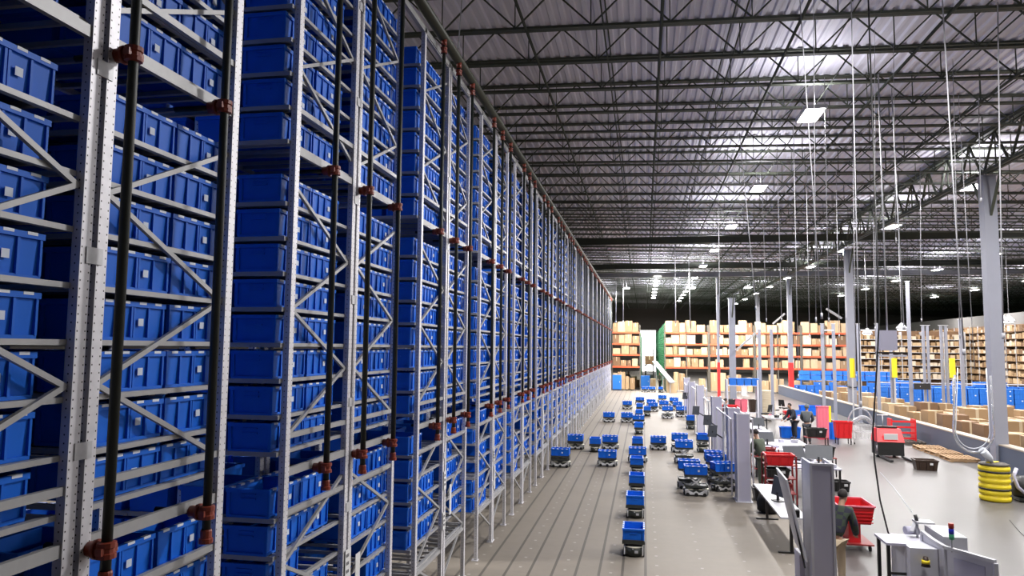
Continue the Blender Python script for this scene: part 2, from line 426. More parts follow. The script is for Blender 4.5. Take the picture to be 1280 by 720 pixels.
first = True
lens_far = None
for (x, y, z, far, lab) in spots:
    f_ = lf if first else copy_tree(lf); first = False
    f_.location = (x, y, z)
    tag(f_, 'ceiling light, ' + lab, 'light', 'ceiling lights')
    lo = bpy.data.objects.new('light_source', la2 if far else la); COL.objects.link(lo); lo.parent = f_; lo.location = (0, 0, -.03)
    lo = bpy.data.objects.new('uplight', lu_far if (far or y > 50) else lu); COL.objects.link(lo); lo.parent = f_; lo.location = (0, 0, .15); lo.rotation_euler = (PI, 0, 0)
# extra lamps added in front of the far pallet racks to brighten them
for i, x in enumerate((-1.6, 4.5, 9.5)):
    f_ = copy_tree(lf); f_.location = (x, 68.2, 9.6 + .3); tag(f_, 'added fill light in front of the orange racks, %s from the left' % ORD[i], 'light', 'ceiling lights')
    lo = bpy.data.objects.new('light_source', la2); COL.objects.link(lo); lo.parent = f_; lo.location = (0, 0, -.03); lo.rotation_euler = (math.radians(35), 0, 0)

# ================================================================== STORAGE RACKS
XF = -3.27                                      # aisle face of the uprights
PIT = .335
LV = [.945 + PIT * k for k in range(6)] + [3.22 + PIT * k for k in range(8)] + [6.165 + PIT * k for k in range(8)]
TOP = 9.1
def post_mesh(name='upright'):
    mb = MB(); w, t = .042, .012                # C profile, opening to the rack inside
    mb.box(-.012, 0, -w, w, 0, TOP); mb.box(-.062, -.012, -w, -w + t, 0, TOP); mb.box(-.062, -.012, w - t, w, 0, TOP)
    mb.box(-.062, -.054, -w + t, -w + .025, 0, TOP); mb.box(-.062, -.054, w - .025, w - t, 0, TOP)
    mb.box(-.11, .02, -.07, .07, 0, .012)
    me = mb.mesh(name); me.materials.append(M['post']); return me
POST = post_mesh()
def shelf_mesh(flip, thick=False):
    # local y from 0 (double post side) to 1.40 (gap side) * sign ; z 0 = tote underside
    sg = -1 if flip else 1
    mb = MB()
    def bx(x0, x1, a, b, z0, z1):
        y0, y1 = sorted((a * sg, b * sg)); mb.box(x0, x1, y0, y1, z0, z1)
    hh = .034
    bx(-.10, -.055, .03, 1.44, -hh, 0)                              # front beam
    bx(-2.15, -.055, 1.44, 1.475, -.042, 0)                          # gap-side beam
    bx(-2.15, -.10, .05, .08, -hh, 0)
    for x in (-1.08, -2.15): bx(x - .02, x + .02, .06, 1.44, -hh - .01, 0)
    for y in (.30, .55, .72, .98, 1.12, 1.34): bx(-2.12, -.10, y, y + .035, -.035, -.002)   # runners
    bx(-.62, -.58, 1.475, 1.49, -.04, -.015); bx(-1.6, -1.56, 1.475, 1.49, -.04, -.015)
    me = mb.mesh('shelf'); me.materials.append(M['beam']); return me
SH = {False: shelf_mesh(False), True: shelf_mesh(True)}
def one(me, name, parent, loc=(0, 0, 0)):
    o = bpy.data.objects.new(name, me); COL.objects.link(o); o.parent = parent; o.location = loc; return o
def strut(flip, up, ln=.60):
    sg = -1 if flip else 1
    mb = MB()
    a, b2 = ((-.035, .05 * sg, 0), (-.035, 1.33 * sg, ln)) if up else ((-.035, .05 * sg, ln), (-.035, 1.33 * sg, 0))
    mb.bar(a, b2, .010, .034); 
    for s in (-1, 1): 
        va = Vector(a) + Vector((-.012, 0, s * .016)); vb = Vector(b2) + Vector((-.012, 0, s * .016)); mb.bar(va, vb, .024, .005)
    me = mb.mesh('brace'); me.materials.append(M['beam']); return me
BR = {(f, u): strut(f, u) for f in (0, 1) for u in (0, 1)}
TIE = MB().box(-.004, .008, -.13, .0, -.05, .05).mesh('tie_plate'); TIE.materials.append(M['galv'])
def guard_mesh(flip, h):
    sg = -1 if flip else 1; y0, y1 = sorted((.045 * sg, 1.35 * sg))
    me = MB().box(-.05, -.012, y0, y1, 0, h).mesh('front_rail'); me.materials.append(M['beam']); return me
GU = {(f, h): guard_mesh(f, h) for f in (0, 1) for h in (.05, .075)}
all_shelves = {}
def merged_shelves(flip):
    if flip in all_shelves: return all_shelves[flip]
    src = SH[flip]; vs = []; fs = []
    cv = [v.co.copy() for v in src.vertices]; cf = [tuple(p.vertices) for p in src.polygons]
    for z in LV:
        b = len(vs); vs += [(v.x, v.y, v.z + z) for v in cv]; fs += [tuple(b + i for i in f) for f in cf]
    me = bpy.data.meshes.new('shelves'); me.from_pydata(vs, [], fs); me.materials.append(M['beam']); all_shelves[flip] = me; return me
B0, BP = 3.80, 3.93
NG = 18
racks = []
def rack_name(idx):
    return ORD[idx] if idx < 20 else 'far'
def make_rack(g, back, idx):
    """back=0: extends +Y from the double post ; back=1: extends -Y"""
    B = B0 + BP * g
    y0 = B if not back else B - .13
    sg = -1 if back else 1
    r = empty('storage_rack', (XF, y0, 0))
    if idx < 12: lab = 'tall galvanised storage rack full of blue totes, %s from the left edge' % ORD[idx]
    else: lab = 'tall galvanised storage rack in the distant blurred run of posts'
    tag(r, lab, 'rack', 'storage racks along the aisle')
    Wd = 1.37
    cols = ((0, 0), (0, Wd * sg), (-1.03, 0), (-1.03, Wd * sg), (-2.06, 0), (-2.06, Wd * sg)) if g < 8 else ((0, 0), (0, Wd * sg))
    for (x, y) in cols: one(POST, 'upright', r, (x, y, 0))
    if g < 6:
        for z in LV: one(SH[bool(back)], 'shelf', r, (0, 0, z))
    else: tag(one(merged_shelves(bool(back)), 'shelf', r), kind='stuff')
    zz = .38 if back == 0 else .98
    # zigzag bracing in the aisle face; nodes 1.19 m apart on the double post
    k = 0; z = 3.95 - 1.19 * 3 + (.0 if not back else .0)
    zb = MB() if g >= 6 else None
    while z < TOP - .7:
        for u, dz in ((1, 0), (0, .595)):
            if z + dz < .3 or z + dz > TOP - .6: continue
            if 5.85 < z + dz + .3 < 6.3 or 2.85 < z + dz + .3 < 3.2: continue
            if g < 6: one(BR[(back, u)], 'brace', r, (0, 0, z + dz))
            else:
                a, b2 = (.05, 1.33); za, zb_ = (z + dz, z + dz + .595) if u else (z + dz + .595, z + dz)
                zb.bar((-.035, a * sg, za), (-.035, b2 * sg, zb_), .024, .034)
        z += 1.19
    if zb: zb.build('brace', 'beam', r)
    for z, h in ((6.47, .05), (6.05, .075), (3.33, .05), (2.98, .075), (2.62, .05), (TOP - .1, .075), (.86, .05)):
        one(GU[(back, h)], 'front_rail', r, (0, 0, z))
    if not back:
        for k in range(7): one(TIE, 'tie_plate', r, (0, 0, 1.25 + 1.16 * k))
    racks.append((r, g, back, idx))
idx = 0
make_rack(0, 1, 0)
make_rack(0, 0, 1)
idx = 2
for g in range(1, NG):
    make_rack(g, 1, idx); make_rack(g, 0, idx + 1); idx += 2

# ---- totes
def tote_mesh(name='tote', simple=False, open_top=True):
    L, W, Hh = .645, .445, .262                 # L along local y
    mb = MB()
    def shell(z0, z1, l0, w0, l1, w1):
        b = [(-w0, -l0, z0), (w0, -l0, z0), (w0, l0, z0), (-w0, l0, z0)]; t = [(-w1, -l1, z1), (w1, -l1, z1), (w1, l1, z1), (-w1, l1, z1)]
        for i in range(4): j = (i + 1) % 4; mb.quad([b[i], b[j], t[j], t[i]])
    l0, w0, l1, w1 = L / 2 - .028, W / 2 - .028, L / 2 - .016, W / 2 - .016
    shell(0, Hh, l0, w0, l1, w1)
    mb.quad([(-w0, -l0, 0), (-w0, l0, 0), (w0, l0, 0), (w0, -l0, 0)])
    t = .012                                    # inside walls and bottom
    b = [(-w0 + t, -l0 + t, .012), (w0 - t, -l0 + t, .012), (w0 - t, l0 - t, .012), (-w0 + t, l0 - t, .012)]
    tt = [(-w1 + t, -l1 + t, Hh), (w1 - t, -l1 + t, Hh), (w1 - t, l1 - t, Hh), (-w1 + t, l1 - t, Hh)]
    for i in range(4): j = (i + 1) % 4; mb.quad([b[j], b[i], tt[i], tt[j]])
    mb.quad(b)
    # rim flange ring
    ho, hw = L / 2, W / 2
    for (x0, x1, y0, y1) in ((-hw, hw, -ho, -ho + .028), (-hw, hw, ho - .028, ho), (-hw, -hw + .028, -ho + .028, ho - .028), (hw - .028, hw, -ho + .028, ho - .028)):
        mb.box(x0, x1, y0, y1, Hh - .035, Hh)
    if not simple:
        mb.box(-hw + .010, hw - .010, -ho + .010, ho - .010, .0, .022)
        for s in (-1, 1):                      # ribs on the long sides
            for y in (-.305, -.155, -.012, .012, .155, .305):
                x0, x1 = sorted((s * (hw - .03), s * (hw - .006))); mb.box(x0, x1, y - .008, y + .008, .02, Hh - .03)
            for x in (-.19, .19):
                y0, y1 = sorted((s * (ho - .03), s * (ho - .006))); mb.box(x - .008, x + .008, y0, y1, .02, Hh - .03)
            y0, y1 = sorted((s * (ho - .018), s * (ho - .010))); mb.box(-.075, .075, y0, y1, Hh - .10, Hh - .085); mb.box(-.075, .075, y0, y1, Hh - .055, Hh - .045)
            for y in (-.235, -.08, .08, .235):  # pale rim marks
                x0, x1 = sorted((s * (hw - .030), s * (hw + .0015))); mb.box(x0, x1, y - .034, y + .034, Hh - .016, Hh + .0015, 1)
    me = mb.mesh(name); me.materials.append(M['tote']); me.materials.append(M['tote_mark']); return me
TOTE = tote_mesh()
TOTE_S = tote_mesh('tote_plain', True)
def label_mesh():
    mb = MB()
    mb.box(.2135, .2165, .050, .100, .10, .15, 0)
    me = mb.mesh('label'); me.materials.append(M['tote_label']); me.materials.append(M['tote']); return me
LAB = label_mesh()
NT = [0]
def tote(x, y, z, rz, label, group, detail=True):
    o = bpy.data.objects.new('blue_tote', TOTE if detail else TOTE_S); COL.objects.link(o)
    o.location = (x, y, z); o.rotation_euler = (0, 0, rz)
    if detail: one(LAB, 'label', o)
    tag(o, label, 'tote', group); NT[0] += 1
    return o
XT = XF - .105 - .2225
rest = []                                       # everything beyond the nearest ones
INDIV = 6                                       # racks whose front totes are individuals
zn = [('lower', 0, 6), ('middle', 6, 14), ('upper', 14, 22)]
rnd = random.Random(3)
for (r, g, back, idx) in racks:
    base = r.location.y
    if back: slots = [base - 1.48 + .325 + .0, base - 1.48 + .325 + .66]; nm = ['left', 'right']
    else: slots = [base + .13 + .325, base + .13 + .325 + .66]; nm = ['left', 'right']
    if back: slots = [base - 1.49 + .325, base - 1.49 + .325 + .66]
    for zname, a, b in zn:
        for li in range(a, b):
            for si in (0, 1):
                occ = 1 if li >= 6 else .80
                if rnd.random() > occ: continue
                jx = rnd.uniform(-.012, .008)
                lvl = li - a
                if idx <= INDIV:
                    tote(XT + jx, slots[si], LV[li], 0, 'blue tote, %s stack, %s shelf up, %s side, %s rack from left' % (zname, ORD[lvl], nm[si], ORD[idx]), 'blue totes stored in the tall racks')
                else: rest.append((XT + jx, slots[si], LV[li]))
            if g < 9:
                for cx in (1, 2, 3) if g < 5 else (1,):
                    for si in (0, 1):
                        if rnd.random() < (.95 if li >= 6 else .55): rest.append((XT - .485 * cx - (.06 if cx > 1 else 0), slots[si], LV[li]))
# merge the rest into one stuff object
mb = MB()
sv = [v.co.copy() for v in TOTE_S.vertices]; sf = [tuple(p.vertices) for p in TOTE_S.polygons]
dv = [v.co.copy() for v in TOTE.vertices]; df = [(tuple(p.vertices), p.material_index) for p in TOTE.polygons]
for (x, y, z) in rest:
    near = y < 24 and x > XT - .1
    b = len(mb.v)
    if near:
        mb.v += [(v.x + x, v.y + y, v.z + z) for v in dv]
        for f, mi in df: mb.f.append(tuple(b + i for i in f)); mb.m.append(mi); mb.sm.append(False)
    else:
        mb.v += [(v.x + x, v.y + y, v.z + z) for v in sv]
        for f in sf: mb.f.append(tuple(b + i for i in f)); mb.m.append(0); mb.sm.append(False)
        if x > XT - .1:
            for yy in (-.235, -.08, .08, .235): mb.box(x + .20, x + .224, y + yy - .034, y + yy + .034, z + .246, z + .2635, 1)
    if x > XT - .1:
        mb.box(x + .2135, x + .2165, y + .045, y + .105, z + .09, z + .15, 1)
tag(mb.build('distant_totes', ['tote', 'tote_mark']), 'blue totes filling the more distant racks and the rows deeper inside', 'totes', kind='stuff')

# ---- in-rack sprinkler risers and the main along the rack top
XP = XF + .12
o = MB().tube([(XP - .02, -6, 9.22), (XP - .02, 74, 9.22)], .085, 14).build('sprinkler_main', 'pipe_top'); tag(o, 'thick dark sprinkler main running along the top of the tall racks', 'pipe')
o2 = MB().box(XF - .06, XF, -6, 74, 9.02, 9.12).build('top_rail', 'beam'); tag(o2, 'pale steel rail tying the rack tops together beside the sprinkler main', 'rail')
def riser_proto():
    r = empty('sprinkler_riser', (XP, 0, 0))
    MB().tube([(0, 0, 2.84), (0, 0, 9.2)], .031, 12).build('pipe', 'pipe', r)
    def coup(z, name='coupling', out=True):
        mb = MB(); mb._lathe((0, 0, z - .05), [(.036, 0), (.055, .004), (.055, .032), (.046, .038), (.046, .062), (.055, .068), (.055, .096), (.036, .10)], 12, 0, False)
        for s in (-1, 1): mb.box(-.02, .02, s * .052 - .016, s * .052 + .016, z - .022, z + .022)
        if out: mb.tube([(0, 0, z), (-.13, 0, z)], .045, 10); mb.tube([(-.05, 0, z), (-.075, 0, z)], .060, 10)
        mb.build(name, 'coupling', r)
        if out: MB().tube([(-.13, 0, z), (-.42, 0, z)], .022, 8).build('branch', 'pipe', r)
    coup(6.02); coup(2.98); 
    mb = MB(); mb._lathe((0, 0, 2.76), [(.03, 0), (.05, .003), (.05, .035), (.04, .04), (.04, .09), (.036, .10)], 12, 0, False); mb.build('end_cap', 'coupling', r)
    coup(8.98, out=False)
    mb = MB(); mb.tube([(0, 0, 9.06), (0, 0, 9.16)], .045, 10); mb.build('tee', 'coupling', r)
    return r
rp = riser_proto(); n = 0
for g in range(0, NG):
    for i, off in enumerate((-.92, .03, 1.02)):
        if g == 0 and i == 0: continue
        y = B0 + BP * g + off
        r = rp if n == 0 else copy_tree(rp)
        r.location.y = y
        tag(r, 'black sprinkler riser with red couplings, %s from the left edge' % ORD[n] if n < 16 else 'black sprinkler riser with red couplings among the crowded distant ones', 'pipe', 'sprinkler risers on the rack face')
        n += 1

# ---- white location signs on double posts
def sign(y, z, h=.30, w=.11, lab='', rows=3):
    mb = MB(); mb.box(0, .004, -w / 2, w / 2, -h / 2, h / 2)
    o = mb.build('location_sign', 'paper', loc=(XF + .012, y, z)); tag(o, lab, 'sign', 'white location signs on the rack posts')
    t = MB()
    for i in range(rows):
        zz = h / 2 - .05 - i * (h - .08) / rows
        for k in range(3): t.box(.004, .0055, -w / 2 + .02 + k * .028, -w / 2 + .038 + k * .028, zz - .035, zz)
    t.build('printing', 'ink', o)
def b(g): return B0 + BP * g - .06
sign(b(1), 1.78, .34, .15, 'white location sign low on the double post right of the third rack')
sign(b(1) + .28, 1.62, .42, .13, 'blank white card hanging right of the low white location sign', 0)
sign(b(2), 2.0, .30, .14, 'white location sign on the double post before the sixth rack, upper one')
sign(b(2) - .02, 1.35, .28, .14, 'white location sign on the same post just below the other')
sign(b(2) + .35, 1.62, .5, .12, 'blank white card right of the pair of stacked signs', 0)
sign(b(3), 1.85, .26, .13, 'white location sign on the fourth double post above a blank card')
sign(b(3) + .10, 1.35, .5, .12, 'blank white card on the fourth double post', 0)
sign(b(5), 1.9, .5, .13, 'long blank white card far along the racks, by the scissor robots', 0)
# ladder-like white end guard far down the rack
r = empty('rack_ladder', (XF + .25, 56.0, 0)); tag(r, 'white ladder standing against the far end of the tall racks', 'ladder')
for s in (-.2, .2): MB().box(-.02, .02, s - .02, s + .02, 0, 2.6).build('rail', 'white_paint', r)
for k in range(8): MB().tube([(0, -.2, .25 + .3 * k), (0, .2, .25 + .3 * k)], .015, 6).build('rung', 'white_paint', r)
#PART2
# ================================================================== ROBOTS
def robot_proto():
    r = empty('transport_robot')
    # length along local y (.64), width along local x (.44)
    mb = MB()
    prof = [(-.31, .06), (-.31, .15), (-.24, .21), (.24, .21), (.31, .15), (.31, .06), (.22, .035), (-.22, .035)]
    for xs in (-.16, .16):
        pass
    n_ = len(prof); i0 = len(mb.v)
    for x in (-.17, .17):
        for (y, z) in prof: mb.v.append((x, y, z))
    mb.f.append(tuple(range(i0, i0 + n_))); mb.f.append(tuple(reversed(range(i0 + n_, i0 + 2 * n_))))
    for k in range(n_): mb.f.append((i0 + k, i0 + n_ + k, i0 + n_ + (k + 1) % n_, i0 + (k + 1) % n_))
    mb.m += [0] * (n_ + 2); mb.sm += [False] * (n_ + 2)
    mb.build('chassis', 'robot_dark', r)
    for s in (-1, 1):                           # pale wavy side covers
        mb = MB(); x0, x1 = sorted((s * .172, s * .195))
        top = [(-.31, .13), (-.25, .19), (-.15, .13), (-.08, .10), (0, .15), (.08, .10), (.15, .13), (.25, .19), (.31, .13)]
        for (ya, za), (yb, zb_) in zip(top[:-1], top[1:]):
            mb.hexa([(x0, ya, .045), (x1, ya, .045), (x1, yb, .045), (x0, yb, .045), (x0, ya, za), (x1, ya, za), (x1, yb, zb_), (x0, yb, zb_)])
        mb.box(x0, x1, -.31, -.22, .045, .20); mb.box(x0, x1, .22, .31, .045, .20)
        mb.build('side_cover', 'robot_white', r)
    for sx in (-1, 1):
        for sy in (-1, 0, 1):
            w = MB(); w.tube([(sx * .19, sy * .235, .05), (sx * .215, sy * .235, .05)], .05, 12); w.build('wheel', 'dark_rubber', r)
    for s in (-1, 1):                           # end bumper: dark drum with a pale band and a little white plate
        mb = MB(); mb.tube([(0, s * .165, .03), (0, s * .165, .19)], .190, 20); mb.build('bumper', 'robot_dark', r)
        mb = MB(); mb.tube([(0, s * .165, .185), (0, s * .165, .205)], .195, 20); mb.build('bumper_band', 'robot_cream', r)
        y0, y1 = sorted((s * .345, s * .364)); mb = MB(); mb.box(.02, .09, y0, y1, .09, .135); mb.box(-.03, .0, y0, y1, .16, .18); mb.build('marker_plate', 'white_plastic', r)
    return r
RP = robot_proto()
def scissor(z0, z1, par):
    for sx in (-.13, .13):
        for k in range(1):
            a = MB(); a.bar((sx, -.24, z0), (sx, .24, z1), .018, .035); a.build('lift_arm', 'robot_white', par)
            a = MB(); a.bar((sx + .02, .24, z0), (sx + .02, -.24, z1), .018, .035); a.build('lift_arm', 'robot_white', par)
LIFTS = {}
def robot(px, py, rz, lift, label, tlabel, tfloor=None):
    """px,py: pixel of the middle of its near foot on the floor"""
    p = onz(px, py, 0) if tfloor is None else Vector(tfloor)
    key = round(lift, 2)
    if key not in LIFTS:
        r = RP if not LIFTS else copy_tree(RP)
        if lift > .08: scissor(.2, .21 + lift, r)
        zt_ = .215 + lift
        mb = MB(); mb.box(-.20, .20, -.30, .30, zt_, zt_ + .02)
        for s in (-1, 1):
            y0, y1 = sorted((s * .30, s * .325)); mb.box(-.22, .22, y0, y1, zt_ - .02, zt_ + .06)
        mb.box(-.23, -.20, -.30, .30, zt_ - .03, zt_ + .035); mb.box(.20, .23, -.30, .30, zt_ - .03, zt_ + .035)
        mb.build('tray', 'robot_dark', r)
        KIDS.pop(r.name, None); LIFTS[key] = (r, [])
        root = r
    else:
        root = copy_tree(LIFTS[key][0])
    dy = .22 if abs(math.sin(rz)) > .7 else .32
    root.location = (p.x, p.y + dy, 0); root.rotation_euler = (0, 0, rz)
    tag(root, label, 'robot', 'tote carrying robots')
    tote(p.x, p.y + dy, .235 + lift, rz, tlabel, 'blue totes riding on robots')
SIDE, FRONT = -PI / 2, 0.0
RB = [  # px, py, orientation, lift, name
 (792, 696.6, FRONT, .06, 'nearest in the centre column'),
 (794, 648.5, FRONT, .06, 'second in the centre column'),
 (796, 619, FRONT, .06, 'third in the centre column'),
 (796, 594, FRONT, .06, 'fourth in the centre column'),
 (797, 579, SIDE, .06, 'broadside in the centre column, just behind the fourth'),
 (797, 565, FRONT, .06, 'sixth in the centre column, level with the pair on its left'),
 (798.5, 543, FRONT, .06, 'in the centre column right behind the sixth'),
 (798, 531.5, SIDE, .04, 'broadside in the far part of the centre column'),
 (799, 524, FRONT, .04, 'crowded far part of the centre column, beside the scissor lift'),
 (799.5, 515, FRONT, .04, 'far centre column, second from its end'),
 (800, 505.5, SIDE, .04, 'at the far end of the centre column'),
 (700, 584.6, SIDE, .16, 'leftmost of all, closest to the racks'),
 (719, 562, SIDE, .10, 'behind the leftmost one at the racks'),
 (743.5, 565.5, FRONT, .06, 'end on, second from the racks'),
 (762.5, 562, SIDE, .06, 'broadside, right of the end on one'),
 (759, 583.6, SIDE, .06, 'nearest broadside one left of the centre column'),
 (823, 563, SIDE, .06, 'alone, just right of the centre column'),
 (761, 528, SIDE, .06, 'small, alone in the left middle distance'),
 (783.5, 528.5, SIDE, .06, 'small, touching the far centre column from the left'),
 (784, 511.5, SIDE, .06, 'tiny, farthest left of the column'),
 (814, 509, SIDE, .06, 'small, behind right of the far centre column'),
 (816.5, 514.5, SIDE, .10, 'small, in front of a like one right of the column'),
 (809, 520.5, FRONT, .10, 'small, on its scissor lift right of the column'),
 (828, 503, SIDE, .06, 'rearmost of the three in a diagonal line'),
 (830, 511, SIDE, .06, 'middle of the three in a diagonal line'),
 (834.5, 523.5, SIDE, .26, 'front of the diagonal three, raised on its scissor lift'),
 (842.5, 507, SIDE, .10, 'rear of the queue at the far work stations'),
 (847, 513, SIDE, .10, 'second from rear of the queue at far stations'),
 (852, 521.5, SIDE, .18, 'front of the queue at the far stations'),
 (864, 537, FRONT, .20, 'slim, end on and raised, beside a far station'),
 (850, 566, SIDE, .26, 'behind the pair on scissor lifts, left of the stations'),
 (855.5, 580, SIDE, .34, 'raised, in front of the far one left of stations'),
 (879, 566, FRONT, .24, 'end on, beside the second station'),
 (862, 612, SIDE, .36, 'half hidden behind the nearest raised one'),
 (870.5, 620.8, SIDE, .36, 'nearest raised on a white scissor lift by the stations'),
 (894, 597, SIDE, .34, 'broadside behind the angled queue at the station'),
 (899, 604, SIDE + .35, .34, 'middle of the angled queue touching the station'),
 (905, 615, SIDE + .3, .34, 'front of the angled queue beside the gray panel'),
 (806, 490.3, SIDE, .04, 'very far, left of two twins near the door'),
 (815, 490.3, SIDE, .04, 'very far, right of two twins near the door'),
 (826, 490.8, FRONT, .04, 'very far, alone and narrow near the forklift'),
]
for (px, py, rz, lift, nm) in RB:
    robot(px, py, rz, lift, 'low wheeled transport robot, ' + nm, 'blue tote on robot, ' + nm)

# ================================================================== WORK STATIONS
def station(pxl, pyt, i):
    """guard pillar whose top left near corner shows at the pixel; 2.42 m high"""
    Ht = 2.42
    p = onz(pxl, pyt, Ht)
    r = empty('guard_pillar', (p.x, p.y, 0)); w, dp = .36, .62
    tag(r, ['nearest tall gray guard panel, cut by the bottom edge', 'second tall gray guard panel, beside the robots\' queue', 'third tall gray guard panel, half behind the second', 'fourth pale guard panel along the station line', 'fifth pale guard panel along the station line', 'sixth pale guard panel, small and far', 'farthest pale guard panel of the station line'][i], 'guard panel', 'guard panels along the stations')
    mb = MB(); e = .035
    mb.box(0, e, 0, e, 0, Ht); mb.box(w - e, w, 0, e, 0, Ht); mb.box(e, w - e, 0, e, Ht - e, Ht); mb.box(e, w - e, 0, e, 0, e)
    mb.box(0, e, dp - e, dp, 0, Ht); mb.box(0, e, e, dp - e, Ht - e, Ht); mb.box(w - e, w, e, dp, Ht - e, Ht); mb.box(w - e, w, dp - e, dp, 0, Ht)
    mb.build('frame', 'white_paint', r)
    MB().box(e, w - e, .008, .025, e, Ht - e).build('front_infill', 'panel_gray', r)
    MB().box(.008, .025, e, dp - e, e, Ht - e).build('side_infill', 'white_paint', r)
    MB().box(-.05, w + .05, -.05, dp + .05, 0, .015).build('foot_plate', 'white_paint', r)
    return p
ST = [(1012, 579), (920.5, 517), (910, 510), (890, 496), (871, 481.5), (860.5, 477), (855, 472)]
SP = [station(a, b_, i) for i, (a, b_) in enumerate(ST)]
for i, p in enumerate(SP[1:6]):                # open portal frames behind each guard panel
    r = empty('portal_frame', (p.x - .05, p.y + .9, 0)); tag(r, 'white open portal frame, %s station from the front' % ORD[i], 'frame', 'white portal frames')
    Lf = 2.2
    for x_, y_ in ((0, 0), (0, Lf), (.6, 0), (.6, Lf)): MB().box(x_ - .02, x_ + .02, y_ - .02, y_ + .02, 0, 2.2).build('post', 'white_plastic', r)
    mb = MB(); mb.box(-.02, .02, .02, Lf - .02, 2.17, 2.2); mb.box(.58, .62, .02, Lf - .02, 2.17, 2.2); mb.box(.02, .58, -.02, .02, 2.17, 2.2); mb.box(.02, .58, Lf - .02, Lf + .02, 2.17, 2.2); mb.build('header', 'white_paint', r)

def table(x0, x1, y0, y1, z, label, topm='white_plastic', legm='black_plastic', tleg=False):
    r = empty('work_table', ((x0 + x1) / 2, (y0 + y1) / 2, 0)); tag(r, label, 'table')
    hx, hy = (x1 - x0) / 2, (y1 - y0) / 2
    MB().box(-hx, hx, -hy, hy, z - .035, z).build('table_top', topm, r)
    if tleg:
        for sy in (-1, 1):
            mb = MB(); y = sy * (hy - .35); mb.box(-.03, .03, y - .03, y + .03, .03, z - .035); mb.box(-hx, hx, y - .035, y + .035, 0, .03); mb.build('leg', legm, r)
    else:
        for sx in (-1, 1):
            for sy in (-1, 1): MB().box(sx * (hx - .04) - .025, sx * (hx - .04) + .025, sy * (hy - .05) - .025, sy * (hy - .05) + .025, 0, z - .035).build('leg', legm, r)
    return r
table(2.72, 3.25, 15.6, 19.3, .80, 'narrow white table on black T legs left of the nearest guard panel', tleg=True)

def crate(x, y, z, w, l, h, m, rz, label, name='storage_bin', cat='bin', labelplate=True, group=None, taper=.86):
    r = MB(); t = .018
    o_ = [(-w, -l), (w, -l), (w, l), (-w, l)]
    w2, l2 = w / 2, l / 2
    def ring(s, zz, k=0): return [(-w2 * s + k, -l2 * s + k, zz), (w2 * s - k, -l2 * s + k, zz), (w2 * s - k, l2 * s - k, zz), (-w2 * s + k, l2 * s - k, zz)]
    A, Bq, C2, D = ring(taper, 0), ring(1, h), ring(1, h, t), ring(taper, t, t)
    for i in range(4):
        j = (i + 1) % 4
        r.quad([A[i], A[j], Bq[j], Bq[i]]); r.quad([Bq[i], Bq[j], C2[j], C2[i]]); r.quad([C2[i], C2[j], D[j], D[i]])
    r.quad(list(reversed(A))); r.quad(D)
    for (a0, a1, b0, b1) in ((-w2 - .015, w2 + .015, -l2 - .015, -l2), (-w2 - .015, w2 + .015, l2, l2 + .015), (-w2 - .015, -w2, -l2, l2), (w2, w2 + .015, -l2, l2)):
        r.box(a0, a1, b0, b1, h - .04, h)
    for kx in (-.3, 0, .3): r.box(w * kx - .006, w * kx + .006, -l2 * .99 - .012, -l2 * .93, .04, h - .04)
    o = r.build(name, m, loc=(x, y, z)); o.rotation_euler = (0, 0, rz)
    if labelplate: MB().box(w * .12, w * .12 + .10, -l2 - .022, -l2 - .014, h * .55, h * .55 + .07).build('label', 'paper', o)
    tag(o, label, cat, group)
    return o
# black bins standing about the stations
def bin_at(px, py, w, l, h, m, rz, label, z=0, **kw):
    p = onz(px, py, z); return crate(p.x, p.y + l / 2, z, w, l, h, m, rz, label, **kw)
bin_at(957, 627, .62, .42, .36, 'black_plastic', .05, 'black storage bin on the floor at the feet of the olive jacket worker')
bin_at(1053, 615, .46, .4, .30, 'black_plastic', 0, 'small black bin on the floor right of the nearest guard panel top')
bin_at(1160, 588.5, .74, .5, .36, 'brown_plastic', -.08, 'dark brown bin alone on the open floor right of the pallet jack')
# bins on stands
def stand(px, py, w, l, z, label):
    p = onz(px, py, 0); r = empty('bin_stand', (p.x, p.y + l / 2, 0)); tag(r, label, 'stand')
    MB().box(-w / 2, w / 2, -l / 2, l / 2, z - .03, z).build('top', 'dark_red', r)
    for sx in (-1, 1):
        for sy in (-1, 1): MB().box(sx * (w / 2 - .03) - .02, sx * (w / 2 - .03) + .02, sy * (l / 2 - .03) - .02, sy * (l / 2 - .03) + .02, 0, z - .03).build('leg', 'black_plastic', r)
    return p
p = stand(1022, 566, .9, .5, .62, 'low dark stand under the black bin of the seated worker'); crate(p.x, p.y + .25, .62, .8, .48, .36, 'black_plastic', 0, 'black bin with a white label on a stand by the gray hooded worker')
p = stand(1031, 596, .8, .5, .62, 'low dark stand under the black bin near the desk end'); crate(p.x, p.y + .25, .62, .68, .48, .36, 'black_plastic', .1, 'black bin on a stand, open and empty, behind the nearest guard panel')
p = stand(1056, 556, .6, .5, .30, 'low stand under the bright red tote'); crate(p.x, p.y + .25, .30, .72, .5, .72, 'red_plastic', 0, 'bright red deep tote alone on the open floor by the low wall', name='red_tote', cat='tote', labelplate=False)
